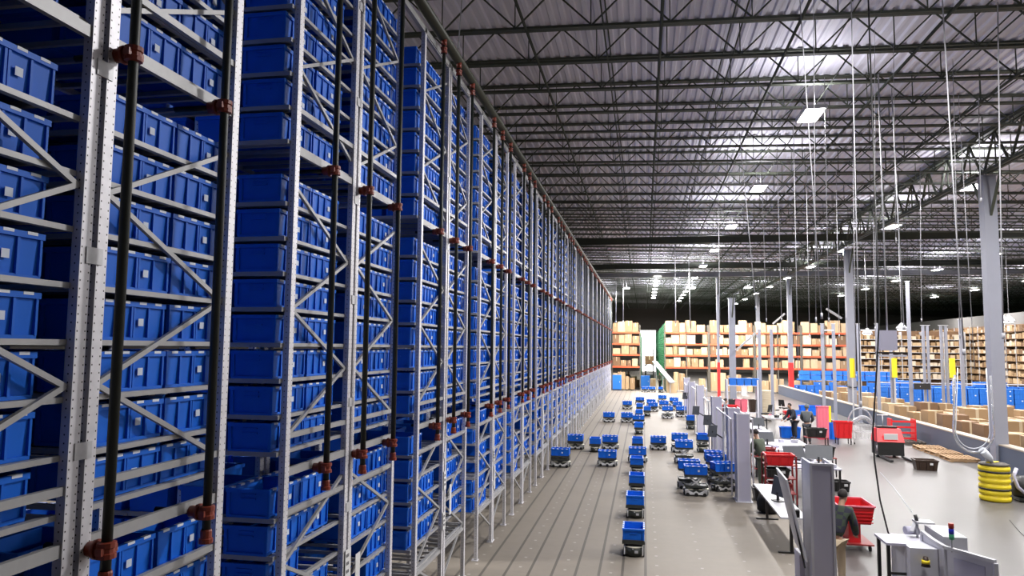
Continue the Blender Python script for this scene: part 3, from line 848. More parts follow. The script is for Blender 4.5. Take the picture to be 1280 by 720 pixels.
# red basin cart bottom right of centre
def basin_cart():
    p = onz(1078, 690, 0); r = empty('red_cart', (p.x - .1, p.y + .45, 0)); tag(r, 'red tub cart on casters beside the nearest guard panel', 'cart')
    w, l = .72, .95; z0, z1 = .55, .92; t = .02
    mb = MB()
    A = [(-w * .42, -l * .42, z0), (w * .42, -l * .42, z0), (w * .42, l * .42, z0), (-w * .42, l * .42, z0)]; Bq = [(-w / 2, -l / 2, z1), (w / 2, -l / 2, z1), (w / 2, l / 2, z1), (-w / 2, l / 2, z1)]
    C2 = [(-w / 2 + t, -l / 2 + t, z1), (w / 2 - t, -l / 2 + t, z1), (w / 2 - t, l / 2 - t, z1), (-w / 2 + t, l / 2 - t, z1)]; D = [(a * .95, b_ * .95, z0 + t) for a, b_, _ in A]
    for i in range(4):
        j = (i + 1) % 4; mb.quad([A[i], A[j], Bq[j], Bq[i]]); mb.quad([Bq[i], Bq[j], C2[j], C2[i]]); mb.quad([C2[i], C2[j], D[j], D[i]])
    mb.quad(list(reversed(A))); mb.quad(D)
    for k in range(5): mb.box(-w * .46, w * .46, -l * .5 + .005 * k, -l * .46 + .005 * k, z1 - .07 * k - .05, z1 - .07 * k - .03)
    mb.build('tub', 'red_plastic', r)
    mb = MB()
    for (a0, a1, b0, b1) in ((-w / 2 - .02, w / 2 + .02, -l / 2 - .02, -l / 2 + .01), (-w / 2 - .02, w / 2 + .02, l / 2 - .01, l / 2 + .02), (-w / 2 - .02, -w / 2 + .01, -l / 2, l / 2), (w / 2 - .01, w / 2 + .02, -l / 2, l / 2)): mb.box(a0, a1, b0, b1, z1, z1 + .03)
    mb.build('rim', 'pinkish', r)
    MB().box(-.12, .12, -.3, .3, .14, z0).build('pedestal', 'red_plastic', r)
    MB().box(-w * .48, w * .48, -l * .46, l * .46, .12, .15).build('base_tray', 'dark_red', r)
    for sx in (-1, 1):
        for sy in (-1, 1):
            c = MB(); c.box(sx * .28 - .015, sx * .28 + .015, sy * .36 - .02, sy * .36 + .02, .1, .13); o = c.build('caster', 'galv', r)
            MB().tube([(sx * .28 - .02, sy * .36, .055), (sx * .28 + .02, sy * .36, .055)], .055, 14).build('wheel', 'dark_rubber', o)
basin_cart()

# red shelf cart between the second station and the white table
def shelf_cart(px, py, label, zs=(.35, .75, 1.1), w=.8, l=.55, bins=True):
    p = onz(px, py, 0); r = empty('shelf_cart', (p.x, p.y + l / 2, 0)); tag(r, label, 'cart')
    for sx in (-1, 1):
        for sy in (-1, 1): MB().box(sx * w / 2 - .02, sx * w / 2 + .02, sy * l / 2 - .02, sy * l / 2 + .02, .08, zs[-1] + .25).build('post', 'dark_red', r)
    for z in zs: MB().box(-w / 2, w / 2, -l / 2, l / 2, z - .02, z).build('shelf', 'dark_red', r)
    for sx in (-1, 1):
        for sy in (-1, 1): MB().tube([(sx * w / 2 - .02, sy * l / 2, .04), (sx * w / 2 + .02, sy * l / 2, .04)], .04, 10).build('wheel', 'dark_rubber', r)
    return p, w, l
p, w, l = shelf_cart(977, 634, 'dark red shelf cart loaded with bins, between worker and white table')
crate(p.x, p.y + l / 2, 1.10, .74, .5, .28, 'red_plastic', 0, 'wide red bin on top of the dark red shelf cart', labelplate=False)
crate(p.x - .05, p.y + l / 2, .75, .6, .45, .24, 'black_plastic', 0, 'black bin on the middle shelf of the red cart')
crate(p.x, p.y + l / 2, .35, .6, .45, .26, 'dark_red', 0, 'dark red bin on the lowest shelf of the red cart', labelplate=False)
p, w, l = shelf_cart(958, 598, 'second dark red shelf cart, tucked behind the worker in olive', zs=(.3, .7))
crate(p.x, p.y + l / 2, .70, .62, .45, .26, 'dark_red', 0, 'dark bin on the cart behind the olive jacket worker', labelplate=False)

# desks with tilted screens behind the second station
table(3.95, 5.4, 21.5, 23.6, .9, 'gray cluttered desk behind the second guard panel', topm='panel_gray')
table(3.6, 5.6, 25.0, 28.0, .9, 'gray desk farther back along the station line', topm='panel_gray')
table(4.4, 5.0, 30.5, 34, .9, 'long pale desk in the third station', topm='panel_gray')
def monitor(x, y, z, rz, w, h, tilt, label):
    r = empty('tilted_screen', (x, y, z), rz); tag(r, label, 'screen', 'screens at the stations')
    MB().box(-.12, .12, -.1, .1, 0, .02).build('foot', 'black_plastic', r); MB().box(-.025, .025, -.02, .02, .02, .2).build('neck', 'black_plastic', r)
    mb = MB(); c, s = math.cos(tilt), math.sin(tilt)
    def q(u, v, t): return (u, -t * c + v * s - .02, .12 + v * c + t * s * 0)
    mb.hexa([q(-w / 2, 0, 0), q(w / 2, 0, 0), q(w / 2, 0, -.03), q(-w / 2, 0, -.03), q(-w / 2, h, 0), q(w / 2, h, 0), q(w / 2, h, -.03), q(-w / 2, h, -.03)])
    mb.build('display', 'screen', r)
monitor(4.35, 22.3, .9, .25, .62, .42, .55, 'dark screen tilted back on the desk by the olive jacket worker')
monitor(5.0, 22.4, .9, -.25, .75, .5, .75, 'large dark screen leaning flat on the cluttered desk, right hand one')
monitor(4.2, 26.3, .9, .2, .5, .35, .5, 'dark screen on the farther gray desk')
monitor(2.95, 17.2, .80, -1.2, .5, .42, .2, 'dark screen standing on the narrow white table by the nearest panel')
monitor(4.7, 31.5, .9, .2, .5, .35, .3, 'dark screen on the long pale desk of the third station')
# small parcels and papers lying on desks
k = 0
rr = random.Random(11)
WORDS = ['white envelope', 'pale carton', 'silver pouch', 'white mailer bag', 'black scanner', 'gray parcel', 'white folded bag', 'small kraft box']
for (x0, x1, y0, y1, z, nn, place) in ((4.0, 5.35, 21.6, 23.4, .9, 8, 'the cluttered desk'), (3.7, 5.5, 25.1, 27.9, .9, 8, 'the farther gray desk')):
    cells = [(i, j) for i in range(4) for j in range(2)]; rr.shuffle(cells)
    for i in range(nn):
        cx = x0 + (cells[i][0] + .5) * (x1 - x0) / 4; cy = y0 + (cells[i][1] + .5) * (y1 - y0) / 2
        if place == 'the cluttered desk' and (abs(cx - 4.35) < .25 or abs(cx - 5.0) < .3) and abs(cy - 22.35) < .5: cy += (-.35 if cells[i][1] == 0 else .5)
        cy = max(y0 + .1, min(y1 - .1, cy))
        a, b_, c = rr.uniform(.16, .28), rr.uniform(.12, .22), rr.uniform(.04, .16)
        rz = rr.uniform(-.6, .6)
        mb = MB(); mb.cb((0, 0, c / 2), (a, b_, c), taper=.94); mb.cb((0, 0, c + .004), (a * .2, b_ * 1.0, .008), 1)
        m_ = ['paper', 'card_d', 'galv', 'white_plastic', 'black_plastic', 'panel_gray', 'white_paint', 'card_b'][i]
        o = mb.build('parcel', [m_, 'tape'], loc=(cx, cy, z)); o.rotation_euler = (0, 0, rz)
        tag(o, '%s lying on %s' % (WORDS[i], place), 'parcel', 'small goods on the desks')

# slanted white chute board with black prop on the nearest station, two farther arms
def chute(p, label, s=1.0):
    r = empty('slanted_board', (p.x - .085, p.y + .1, 0)); tag(r, label, 'board', 'slanted boards at the stations')
    mb = MB(); mb.hexa([(-.05, -.3, .95), (-.02, -.3, .95), (-.02, .55, 1.05), (-.05, .55, 1.05), (-.28, -.1, 2.15), (-.25, -.1, 2.15), (-.25, .75, 2.2), (-.28, .75, 2.2)])
    mb.build('board', 'white_plastic', r)
    MB().bar((-.06, -.28, .85), (-.20, .1, 1.9), .02, .02).build('prop_rod', 'black_plastic', r)
    MB().box(-.12, -.02, .2, .3, 1.5, 1.62).build('sensor', 'black_plastic', r)
    mb = MB(); mb.box(-.06, .01, .1, .5, .0, .95); mb.build('bracket', 'panel_gray', r)
chute(SP[0], 'white slanted board with a black prop on the nearest station')
def arm(px, py, z, label):
    p = onz(px, py, z); r = empty('monitor_arm', (p.x, p.y, 0)); tag(r, label, 'arm', 'dark monitor arms')
    MB().box(-.03, .03, -.03, .03, 0, z).build('pole', 'white_paint', r)
    MB().box(-.12, .12, -.12, .12, 0, .02).build('base', 'white_paint', r)
    mb = MB(); mb.bar((0, 0, z), (-.35, -.1, z + .22), .04, .04); mb.build('boom', 'black_plastic', r)
    mb = MB(); mb.hexa([(-.50, -.12, z + .05), (-.22, -.16, z + .05), (-.22, -.13, z + .05), (-.50, -.09, z + .05), (-.46, -.05, z + .42), (-.18, -.09, z + .42), (-.18, -.06, z + .42), (-.46, -.02, z + .42)]); mb.build('display', 'screen', r)
arm(904, 548, 1.35, 'dark monitor on a slim arm left of the second guard panel')
arm(896, 533, 1.35, 'dark monitor on a slim arm behind the angled queue')
arm(880, 520, 1.35, 'dark monitor on a slim arm at the fourth station')
arm(864, 500, 1.35, 'small dark monitor arm at the far stations')

# ================================================================== BOTTOM RIGHT: white packing machine with stack light
def machine():
    r = empty('packing_machine', (0, 0, 0)); tag(r, 'white packing machine with sloped guard rail at the bottom right corner', 'machine')
    a, b_ = onz(1101, 673, 1.02), onz(1160, 671, 1.02)
    hb, hf = onz(1157, 656, 1.2), onz(1155, 670, 1.2); hr = onz(1181, 656, 1.2).x
    MB().box(hf.x - .22, hr, hf.y, hb.y + .1, 0, 1.0).build('body', 'white_paint', r)
    MB().box(hb.x - .02, hr, hf.y + .02, hb.y, 1.0, 1.2).build('hood', 'white_plastic', r)
    MB().box(a.x, hf.x - .22, a.y - .28, a.y + .35, .98, 1.02).build('wing_table', 'panel_gray', r)
    MB().box(a.x + .02, a.x + .07, a.y - .25, a.y - .20, 0, .98).build('leg', 'black_plastic', r)
    MB().box(a.x + .02, a.x + .07, a.y + .25, a.y + .30, 0, .98).build('leg', 'black_plastic', r)
    MB().box(a.x + .07, hf.x - .22, a.y - .24, a.y - .21, .50, .54).build('stretcher', 'black_plastic', r)
    P0, P1, P2 = onz(1153, 665, 1.15), onz(1181, 684, 1.08), onz(1244, 702, 1.08)
    PM = (P0 + P1) / 2 + Vector((0, 0, -.015))
    mb = MB()
    for u, v_ in ((P0, PM), (PM, P1), (P1, P2)): mb.bar(u, v_, .06, .05)
    mb.build('guard_rail', 'white_plastic', r)
    for q_, nm in ((P1, 'rail_post'), (P2, 'rail_post'), (P0, 'rail_post')): MB().box(q_.x - .03, q_.x + .03, q_.y - .03, q_.y + .03, 0, q_.z - .025).build(nm, 'white_paint', r)
    def slab(u, v_, z0, dz, m_, nm, t=.012):
        d_ = (Vector((v_.x, v_.y, 0)) - Vector((u.x, u.y, 0))).normalized(); n_ = Vector((-d_.y, d_.x, 0)) * t
        A, Bq = u + d_ * .04, v_ - d_ * .04; mb = MB()
        mb.hexa([(A.x - n_.x, A.y - n_.y, z0), (Bq.x - n_.x, Bq.y - n_.y, z0), (Bq.x + n_.x, Bq.y + n_.y, z0), (A.x + n_.x, A.y + n_.y, z0), (A.x - n_.x, A.y - n_.y, u.z - dz), (Bq.x - n_.x, Bq.y - n_.y, v_.z - dz), (Bq.x + n_.x, Bq.y + n_.y, v_.z - dz), (A.x + n_.x, A.y + n_.y, u.z - dz)]); mb.build(nm, m_, r)
    slab(P1, P2, .06, .03, 'white_paint', 'guard_frame', .008)
    d1 = (P2 - P1) * .14; slab(P1 + d1, P2 - d1, .12, .12, 'panel_gray', 'guard_infill', .016)
    slab(P0, P1, .3, .03, 'white_paint', 'curved_side')
    c = onz(1136, 664, 1.08)
    MB().tube([(c.x - .06, c.y, 1.09), (c.x + .16, c.y + .05, 1.09)], .07, 16).build('roller', 'panel_gray', r)
    c = onz(1154, 650, 1.3)
    mb = MB(); mb.cb((c.x, c.y, 1.27), (.28, .24, .03)); mb.bar((c.x - .22, c.y - .1, 1.12), (c.x - .06, c.y + .1, 1.32), .06, .03); mb.build('roller_cover', 'white_plastic', r)
    MB().tube([(c.x - .1, c.y, 1.28), (c.x - .12, c.y + .02, 1.38)], .03, 10).build('motor', 'black_plastic', r)
    MB().tube([(c.x - .1, c.y, .99), (c.x - .1, c.y, 1.27)], .02, 8).build('stem', 'galv', r)
    f = onz(1143, 694, .78)
    MB()._lathe((f.x, hf.y - .08, .74), [(.07, 0), (.05, .08), (.035, .15)], 12, 0, True).build('warning_horn', 'brown_plastic', r)
    MB()._lathe((f.x, hf.y - .08, .79), [(.066, 0), (.055, .05)], 12, 0, True).build('horn_band', 'yellow', r)
    g0, g1 = onz(1180, 664, 1.15), onz(1204, 672, 1.05)
    slab(g0, g1, .45, 0, 'panel_gray', 'rear_guard')
    MB().box(hr - .18, hr - .02, hf.y - .03, hf.y, .45, .62).build('red_panel', 'dark_red', r)
    y = (P1 * .85 + P2 * .15).y
    # stack light: a thing standing on the guard
    s = ony(1190, 686, y)
    r2 = empty('stack_light', (s.x, y, s.z)); tag(r2, 'signal tower with red, blue and green lamps on a white pole', 'signal light')
    top = ony(1190, 655, y).z - s.z
    MB().tube([(0, 0, -.05), (0, 0, top - .24)], .016, 10).build('pole', 'white_plastic', r2)
    for i, (m_, n_) in enumerate((('lamp_green', 'green lamp'), ('lamp_blue', 'blue lamp'), ('lamp_red', 'red lamp'))):
        o = MB()._lathe((0, 0, top - .24 + .085 * i), [(.036, 0), (.04, .004), (.04, .078), (.036, .082)], 14, 0, True).build('lamp', m_, r2); o['label'] = n_
machine()

# ================================================================== FLOOR OBJECTS TO THE RIGHT
def pallet(x, y, rz, m_, label, z=0):
    r = empty('pallet', (x, y, z), rz); tag(r, label, 'pallet', 'pallets along the low wall')
    mb = MB()
    for k in range(7): mb.box(-.6, .6, -.5 + k * .155, -.5 + k * .155 + .09, .12, .14)
    mb.build('deck_board', m_, r)
    mb = MB()
    for s in (-.55, 0, .55): mb.box(s - .04, s + .04, -.5, .52, .02, .12)
    mb.build('stringer', m_, r)
    mb = MB()
    for k in range(3): mb.box(-.6, .6, -.5 + k * .46, -.4 + k * .46, 0, .02)
    mb.build('bottom_board', m_, r)
pallet(12.0, 33.6, 1.5, 'wood', 'pale wooden pallet against the low wall, farther of the two wooden')
pallet(12.0, 32.2, 1.6, 'wood', 'pale wooden pallet against the low wall, middle of the wooden row')
pallet(12.0, 30.7, 1.55, 'wood', 'pale wooden pallet against the low wall, nearest the big column')
pallet(11.9, 37.5, 1.6, 'wood_dark', 'dark pallet flat by the low wall, behind the pallet jack')
pallet(11.9, 35.6, 1.5, 'wood_dark', 'dark pallet by the low wall, touching the wooden row')
def barrel():
    p = onz(1249, 629, 0); x, y = p.x + .08, p.y + .4
    r = empty('yellow_barrel', (x, y, 0)); tag(r, 'ribbed yellow barrel with black straps and a dark lid, before the column', 'barrel')
    prof = []; z = 0
    for k in range(6): prof += [(.35, z), (.39, z + .035), (.39, z + .12), (.35, z + .155)]; z += .165
    MB()._lathe((0, 0, 0), prof + [(.35, z)], 28, 0, True).build('body', 'yellow', r)
    for zz in (.32, .80): MB()._lathe((0, 0, zz), [(.385, 0), (.402, .004), (.402, .04), (.385, .044)], 28, 0, True).build('strap', 'black_plastic', r)
    MB()._lathe((0, 0, .99), [(.37, 0), (.39, .03), (.32, .06), (.05, .065)], 28, 0, True).build('lid', 'wood_dark', r)
    MB().bar((-.2, -.1, 1.06), (.15, .1, 1.075), .08, .02).build('handle', 'yellow', r)
    # clear hose on the barrel
    q = ony(1238, 588, y - .3)
    h = empty('clear_hose', (0, 0, 0)); tag(h, 'coiled clear hose hanging in a loop above the yellow barrel', 'hose')
    c = ony(1217, 540, y - .3); pts = []
    for i in range(29):
        t = PI * (1.0 + i / 28); pts.append((c.x + .52 * math.cos(t), c.y, c.z + .62 * math.sin(t) + .05))
    tp1 = (pts[0][0] + .1, c.y, c.z + 1.6); tp2 = (pts[-1][0] - .02, c.y, c.z + 1.6)
    MB().tube([tp1] + pts + [tp2], .032, 8).build('loop', 'clear', h)
    MB().tube([(pts[0][0] + .2, c.y + .05, c.z + 1.8)] + [(c.x + .44 * math.cos(PI * (1 + i / 20)), c.y + .06, c.z + .52 * math.sin(PI * (1 + i / 20)) + .05) for i in range(21)] + [(pts[-1][0] - .1, c.y + .05, c.z + 1.8)], .014, 8).build('inner_loop', 'hose', h)
    MB().tube([(c.x + .2, c.y, c.z - .5), (c.x + .45, y - .1, 1.2), (x - .1, y, 1.07)], .10, 12).build('duct', 'hose', h)
    MB().tube([(c.x + .1, c.y, c.z + 1.75), (c.x, c.y, 11.8)], .008, 6).build('hanging_wire', 'cable_white', h)
    # dark machine right of barrel
    e = empty('floor_vacuum', (x + .85, y + .15, 0)); tag(e, 'black machine with pale hose at the right edge beside the yellow barrel', 'machine')
    mb = MB(); mb._lathe((0, 0, .12), [(.30, 0), (.34, .05), (.34, .35), (.26, .5), (.1, .56)], 18, 0, True); mb.build('tank', 'black_plastic', e)
    MB().tube([(-.25, -.1, .9), (-.38, -.2, .7), (-.30, -.25, .4), (-.1, -.36, .2)], .05, 10).build('hose', 'panel_gray', e)
    MB().box(-.3, .3, -.3, .3, .04, .12).build('base', 'robot_dark', e)
    for sx in (-1, 1):
        for sy in (-1, 1): MB().tube([(sx * .25 - .02, sy * .24, .045), (sx * .25 + .02, sy * .24, .045)], .045, 10).build('wheel', 'dark_rubber', e)
barrel()
def pallet_jack():
    p = onz(1117, 574, 0)
    r = empty('pallet_jack', (p.x, p.y + .5, 0)); tag(r, 'red and black powered pallet jack on the open floor, forks toward the camera', 'pallet jack')
    MB().box(-.48, .48, -.25, .55, .10, .62).build('lower_body', 'black_plastic', r)
    mb = MB(); mb.hexa([(-.50, -.28, .62), (.50, -.28, .62), (.50, .55, .62), (-.50, .55, .62), (-.44, -.05, 1.12), (.44, -.05, 1.12), (.44, .5, 1.12), (-.44, .5, 1.12)]); mb.build('hood', 'red_plastic', r)
    MB().box(-.25, .25, -.30, -.26, .72, .95).build('data_plate', 'paper', r)
    for s in (-.42, .36): MB().box(s, s + .10, -1.5, -.25, .03, .10).build('fork', 'black_plastic', r)
    mb = MB(); mb.box(-.36, .36, .1, .4, 1.12, 1.2); mb.build('battery_tray', 'black_plastic', r)
    mb = MB(); mb.tube([(-.1, .3, 1.2), (-.1, .35, 1.62)], .02, 8); mb.tube([(-.3, .35, 1.62), (.1, .35, 1.62)], .022, 8); mb.build('handle', 'galv', r)
    for s in (-.3, .3): MB().tube([(s - .04, .4, .08), (s + .04, .4, .08)], .08, 12).build('wheel', 'dark_rubber', r)
    p2 = onz(1134, 556, 0)
    r = empty('hand_truck', (p2.x, p2.y + .4, 0)); tag(r, 'red wheeled rack half hidden behind the pallet jack', 'cart')
    for k in range(4): MB().box(-.5, .5, -.02 + .0 * k, .02, .2 + .25 * k, .28 + .25 * k).build('rail', 'red_plastic', r)
    for s in (-.5, .5): MB().box(s - .03, s + .03, -.03, .5, .0, 1.1).build('side', 'red_plastic', r)
pallet_jack()
def shopping_trolley():
    p = onz(1082, 556, 0)
    r = empty('wire_trolley', (p.x, p.y + .3, 0)); tag(r, 'shiny wire trolley with a clear hood left of the pallet jack', 'trolley')
    mb = MB()
    for z in (.25, .55, .85):
        for (a, b_) in (((-.5, -.3), (.5, -.3)), ((.5, -.3), (.5, .3)), ((.5, .3), (-.5, .3)), ((-.5, .3), (-.5, -.3))): mb.tube([(*a, z), (*b_, z)], .012, 6)
    for k in range(9):
        x = -.5 + k * .125; mb.tube([(x, -.3, .25), (x, -.3, .85)], .006, 5); mb.tube([(x, .3, .25), (x, .3, .85)], .006, 5); mb.tube([(x, -.3, .25), (x, .3, .25)], .006, 5)
    mb.build('wire_basket', 'galv', r)
    for sx in (-.45, .45):
        for sy in (-.27, .27): MB().tube([(sx, sy, .08), (sx, sy, .25)], .012, 6).build('leg', 'galv', r); MB().tube([(sx - .015, sy, .05), (sx + .015, sy, .05)], .05, 10).build('caster', 'dark_rubber', r)
    mb = MB(); mb.tube([(-.45 + .9 * i / 12, 0, .87 + .32 * math.sin(PI * i / 12)) for i in range(13)], .10, 8); mb.build('hood', 'clear', r)
    h = ony(1075, 520, p.y); 
    o = MB().tube([(h.x - .5, h.y, h.z - .6)] + [(h.x + .5 * math.cos(t), h.y, h.z - .3 + .65 * math.sin(t)) for t in [PI - i * PI / 14 for i in range(15)]] + [(h.x + .6, h.y, .95)], .035, 8).build('hose_arch', 'clear'); tag(o, 'arched clear hose standing over the wire trolley', 'hose')
shopping_trolley()

# busy sorting table with blue boxes and goods near the low wall
table(5.9, 9.0, 37.2, 38.6, .85, 'long sorting table with blue boxes by the seated worker')
for i, (px, py, z, m_, w, h, lab) in enumerate(((987, 524, .0, 'tote', .9, .5, 'blue box on the floor under the sorting table, left'), (997, 503, .85, 'blue_case', .9, .35, 'light blue box on the sorting table, farther left'), (1013, 512, .85, 'tote', 1.0, .6, 'large blue box on the sorting table behind the gray hood'), (1038, 533, .0, 'tote', .7, .75, 'blue box standing right of the red pinafore'), (984, 506, .85, 'red_plastic', .35, .3, 'small red box on the sorting table, left end'))):
    Y_ = 37.9 if z else 36.6
    p = ony(px, py, Y_); crate(p.x, Y_ + (0 if z else .0), z, w, .5, h, m_, 0, lab, name='blue_box' if m_ != 'red_plastic' else 'red_box', cat='box', labelplate=False, taper=.92)
p = ony(1047, 527, 37.2); o = MB().cb((0, 0, .35), (.55, .5, .7)).cb((0, 0, .705), (.55, .06, .008), 1).build('carton', ['card_b', 'tape'], loc=(p.x, 38.0, 0)); tag(o, 'tan carton on the floor left of the bright red tote', 'box')
o = MB().box(-.05, .05, -.05, .05, 0, 1.5).build('guard_post', 'yellow', loc=(p.x - .35, 37.2, 0)); tag(o, 'short yellow post beside the tan carton', 'post')
for i in range(8):
    x = 6.1 + i * .36; 
    mb = MB(); mb.cb((0, 0, .06), (.22, .16, .12), taper=.9); mb.cb((.03, 0, .14), (.12, .1, .05), 1)
    o = mb.build('loose_goods', [['paper', 'black_plastic', 'card_d', 'galv'][i % 4], ['pinkish', 'paper', 'ink', 'white_paint'][i % 4]], loc=(x, 37.4 + .1 * (i % 3), .85)); o.rotation_euler = (0, 0, i * .7)
    tag(o, 'small packed item on the sorting table, %s from the left' % ORD[i], 'parcel', 'small goods on the sorting table')

def chair(px, py, rz, label):
    p = onz(px, py, 0); r = empty('office_chair', (p.x, p.y, 0), rz); tag(r, label, 'chair', 'black office chairs at the stations')
    MB().cb((0, 0, .47), (.46, .44, .07), taper=.9).build('seat', 'black_plastic', r)
    mb = MB(); mb.hexa([(-.21, .20, .58), (.21, .20, .58), (.21, .24, .58), (-.21, .24, .58), (-.19, .27, 1.0), (.19, .27, 1.0), (.19, .31, 1.0), (-.19, .31, 1.0)]); mb.build('backrest', 'black_plastic', r)
    mb = MB(); mb.bar((0, .1, .45), (0, .26, .45), .05, .02); mb.bar((0, .25, .45), (0, .27, .7), .05, .02); mb.build('bracket', 'galv', r)
    MB().tube([(0, 0, .12), (0, 0, .44)], .025, 10).build('stem', 'galv', r)
    for k in range(5):
        t = k * 2 * PI / 5; MB().bar((0, 0, .11), (.28 * math.cos(t), .28 * math.sin(t), .07), .04, .03).build('base_arm', 'black_plastic', r)
        MB().tube([(.28 * math.cos(t) - .015, .28 * math.sin(t), .03), (.28 * math.cos(t) + .015, .28 * math.sin(t), .03)], .03, 8).build('caster', 'dark_rubber', r)
chair(968, 522, .6, 'black office chair beside the dark crate and the kraft pile')
chair(980, 519, 2.4, 'black office chair left of the sorting table')
chair(958, 527, 4.0, 'black office chair nearest the dark crate, back turned')
chair(899, 560, 1.2, 'black office chair half hidden in the third station')
p = onz(962, 648, 0); o = MB()._lathe((0, 0, 0), [(.20, 0), (.29, .06), (.30, .30), (.24, .46), (.10, .52), (.05, .6)], 16, 0, True).build('refuse_sack', 'dark_rubber', loc=(p.x + .1, p.y + .7, 0)); tag(o, 'full black sack on the floor under the far end of the white table', 'sack')

# blue topped shelf unit with red and brown bins, pallet pile beside it, dark bin before it
def shelf_unit():
    y = 46.0
    a = ony(908, 472, y); b_ = ony(946, 472, y); zt_ = a.z
    r = empty('white_shelf_unit', ((a.x + b_.x) / 2, y, 0)); w = (b_.x - a.x) / 2; tag(r, 'white shelf unit with a blue top row and red and brown bins inside', 'shelf unit')
    for z in (.4, zt_ - .45): MB().box(-w, w, -.35, .35, z - .04, z).build('shelf', 'white_paint', r)
    for s in (-1, 1): MB().box(s * w - .05, s * w + .05, -.35, .35, 0, zt_ - .1).build('side', 'white_paint', r)
    zb = zt_ - .45
    for i in range(4): crate((a.x + .25) + (b_.x - a.x - .3) * i / 3.4 + .1, y, zb, .42, .6, .42, 'blue_case', 0, 'light blue bin on top of the white shelf unit, %s from left' % ORD[i], name='blue_bin', labelplate=False, group='blue bins on the white shelf unit')
    for i, (x, z, m_, lb) in enumerate(((-.3, .4, 'pinkish', 'pink red bin inside the white shelf unit, lower left'), (.1, .4, 'pinkish', 'pink red bin inside the white shelf unit, middle'), (.6, .4, 'brown_plastic', 'brown bin inside the white shelf unit, right'), (-.62, .4, 'robot_dark', 'dark bin inside the white shelf unit, far left'))):
        crate((a.x + b_.x) / 2 + x, y, z, .38, .55, .75, m_, 0, lb, labelplate=False)
    p = ony(912, 495, 42.5); crate(p.x, 42.5, 0, .9, .6, 1.05, 'red_plastic', 0, 'red bin in front of the white shelf unit', labelplate=False)
    p = ony(929, 512, 38.5); crate(p.x, 38.5, 0, 1.1, .6, .75, 'wood_dark', 0, 'large dark crate before the white shelf unit', labelplate=False)
    # pile of flat kraft boards
    q = ony(958, 480, 47)
    for k in range(14):
        o = MB().cb((0, 0, .05), (.85, .8, .10), taper=.98).cb((0, 0, .104), (.85, .05, .006), 1).build('flat_carton', ['kraft_stack', 'tape'], loc=(q.x + rr.uniform(-.04, .04), 47, .14 + .11 * k)); o.rotation_euler = (0, 0, rr.uniform(-.08, .08))
        tag(o, 'flat kraft carton in the tall pile by the low wall end, %s from the bottom' % ORD[k], 'box', 'flat kraft cartons in the tall pile')
    pallet(q.x, 47, 0, 'wood', 'wooden pallet under the tall pile of flat kraft cartons')
shelf_unit()
#PART3
# ================================================================== BOXES BEHIND THE LOW WALL, POSTS, BLUE STACKS
CARD = []
for mi in ('card', 'card_b', 'card_c', 'card_d', 'card_e'):
    mb = MB(); mb.box(-.5, .5, -.5, .5, 0, 1); mb.box(-.06, .06, -.5, .5, 1, 1.006, 1); mb.box(-.06, .06, -.506, -.5, .55, 1.0, 1)
    for s in (-1, 1): mb.box(*sorted((s * .06, s * .49)), -.49, .49, 1.0, 1.004, 0)
    me = mb.mesh('carton'); me.materials.append(M[mi]); me.materials.append(M['tape']); CARD.append(me)
rc = random.Random(5)
def carton(x, y, z, w, d, h, mi, rz, label, group, name='carton'):
    o = bpy.data.objects.new(name, CARD[mi]); COL.objects.link(o); o.location = (x, y, z); o.scale = (w, d, h); o.rotation_euler = (0, 0, rz)
    tag(o, label, 'box', group); return o
# low deck with rows of cartons right behind the wall
rows = []
y = 21.0; ri = 0
SIZE = ['small', 'wide', 'tall', 'squat', 'narrow', 'long', 'square', 'slim']
HUE = ['brown', 'tan', 'pale tan', 'whitish', 'dark brown']
while y < 60:
    x = 13.4; ci = 0
    while x < (14 + y * .33 if y < 43 else 15.2) and ci < 11:
        w = rc.uniform(.6, 1.15); d = rc.uniform(.7, 1.0); h = rc.uniform(.8, 1.25) + (.25 if y > 30 else 0)
        mi = rc.choice([0, 0, 1, 0, 4, 0, 2])
        if not (abs(y - 49.4) < 1.2 and x < 14.2):
            carton(x + w / 2, y, 0, w, d, h, mi, rc.uniform(-.12, .12), '%s carton behind the low wall, row %s from the camera, place %s from the wall' % (HUE[mi], ORD[ri], ORD[ci]) if 0 else '%s carton behind the low wall, %s row back, %s from the wall' % (HUE[mi], ORD[ri], ORD[ci]), 'cartons on the floor behind the low wall')
        x += w + rc.uniform(.08, .3); ci += 1
    y += 1.9; ri += 1
# slim pale rack posts standing beyond the cartons
pl = [(950, 412, 46), (965, 412, 46), (1029, 405, 45), (1043, 405, 45), (1074, 405, 45), (1097.5, 405, 44), (1114.5, 425, 44), (1138, 352, 43), (1155.5, 407, 43), (1161, 407, 43), (1178, 407, 42), (1184, 407, 42), (1203, 400, 42)]
for i, (px, py, yy) in enumerate(pl):
    p = ony(px, 460, yy); zt_ = ony(px, py, yy).z
    r = empty('slim_post', (p.x, yy, 0)); tag(r, 'slim pale steel post beyond the cartons, %s from the left' % ORD[i], 'post', 'slim pale posts')
    mb = MB(); w_ = .06 if i in (8, 9, 10, 11) else .085
    mb.box(-w_, w_, -.05, -.03, 0, zt_); mb.box(-w_, -w_ + .02, -.03, .06, 0, zt_); mb.box(w_ - .02, w_, -.03, .06, 0, zt_); mb.build('shaft', 'column_paint', r)
    MB().box(-.14, .14, -.1, .1, 0, .015).build('foot', 'galv', r)
    MB().box(-.12, .12, -.06, .07, zt_, zt_ + .03).build('cap', 'galv', r)
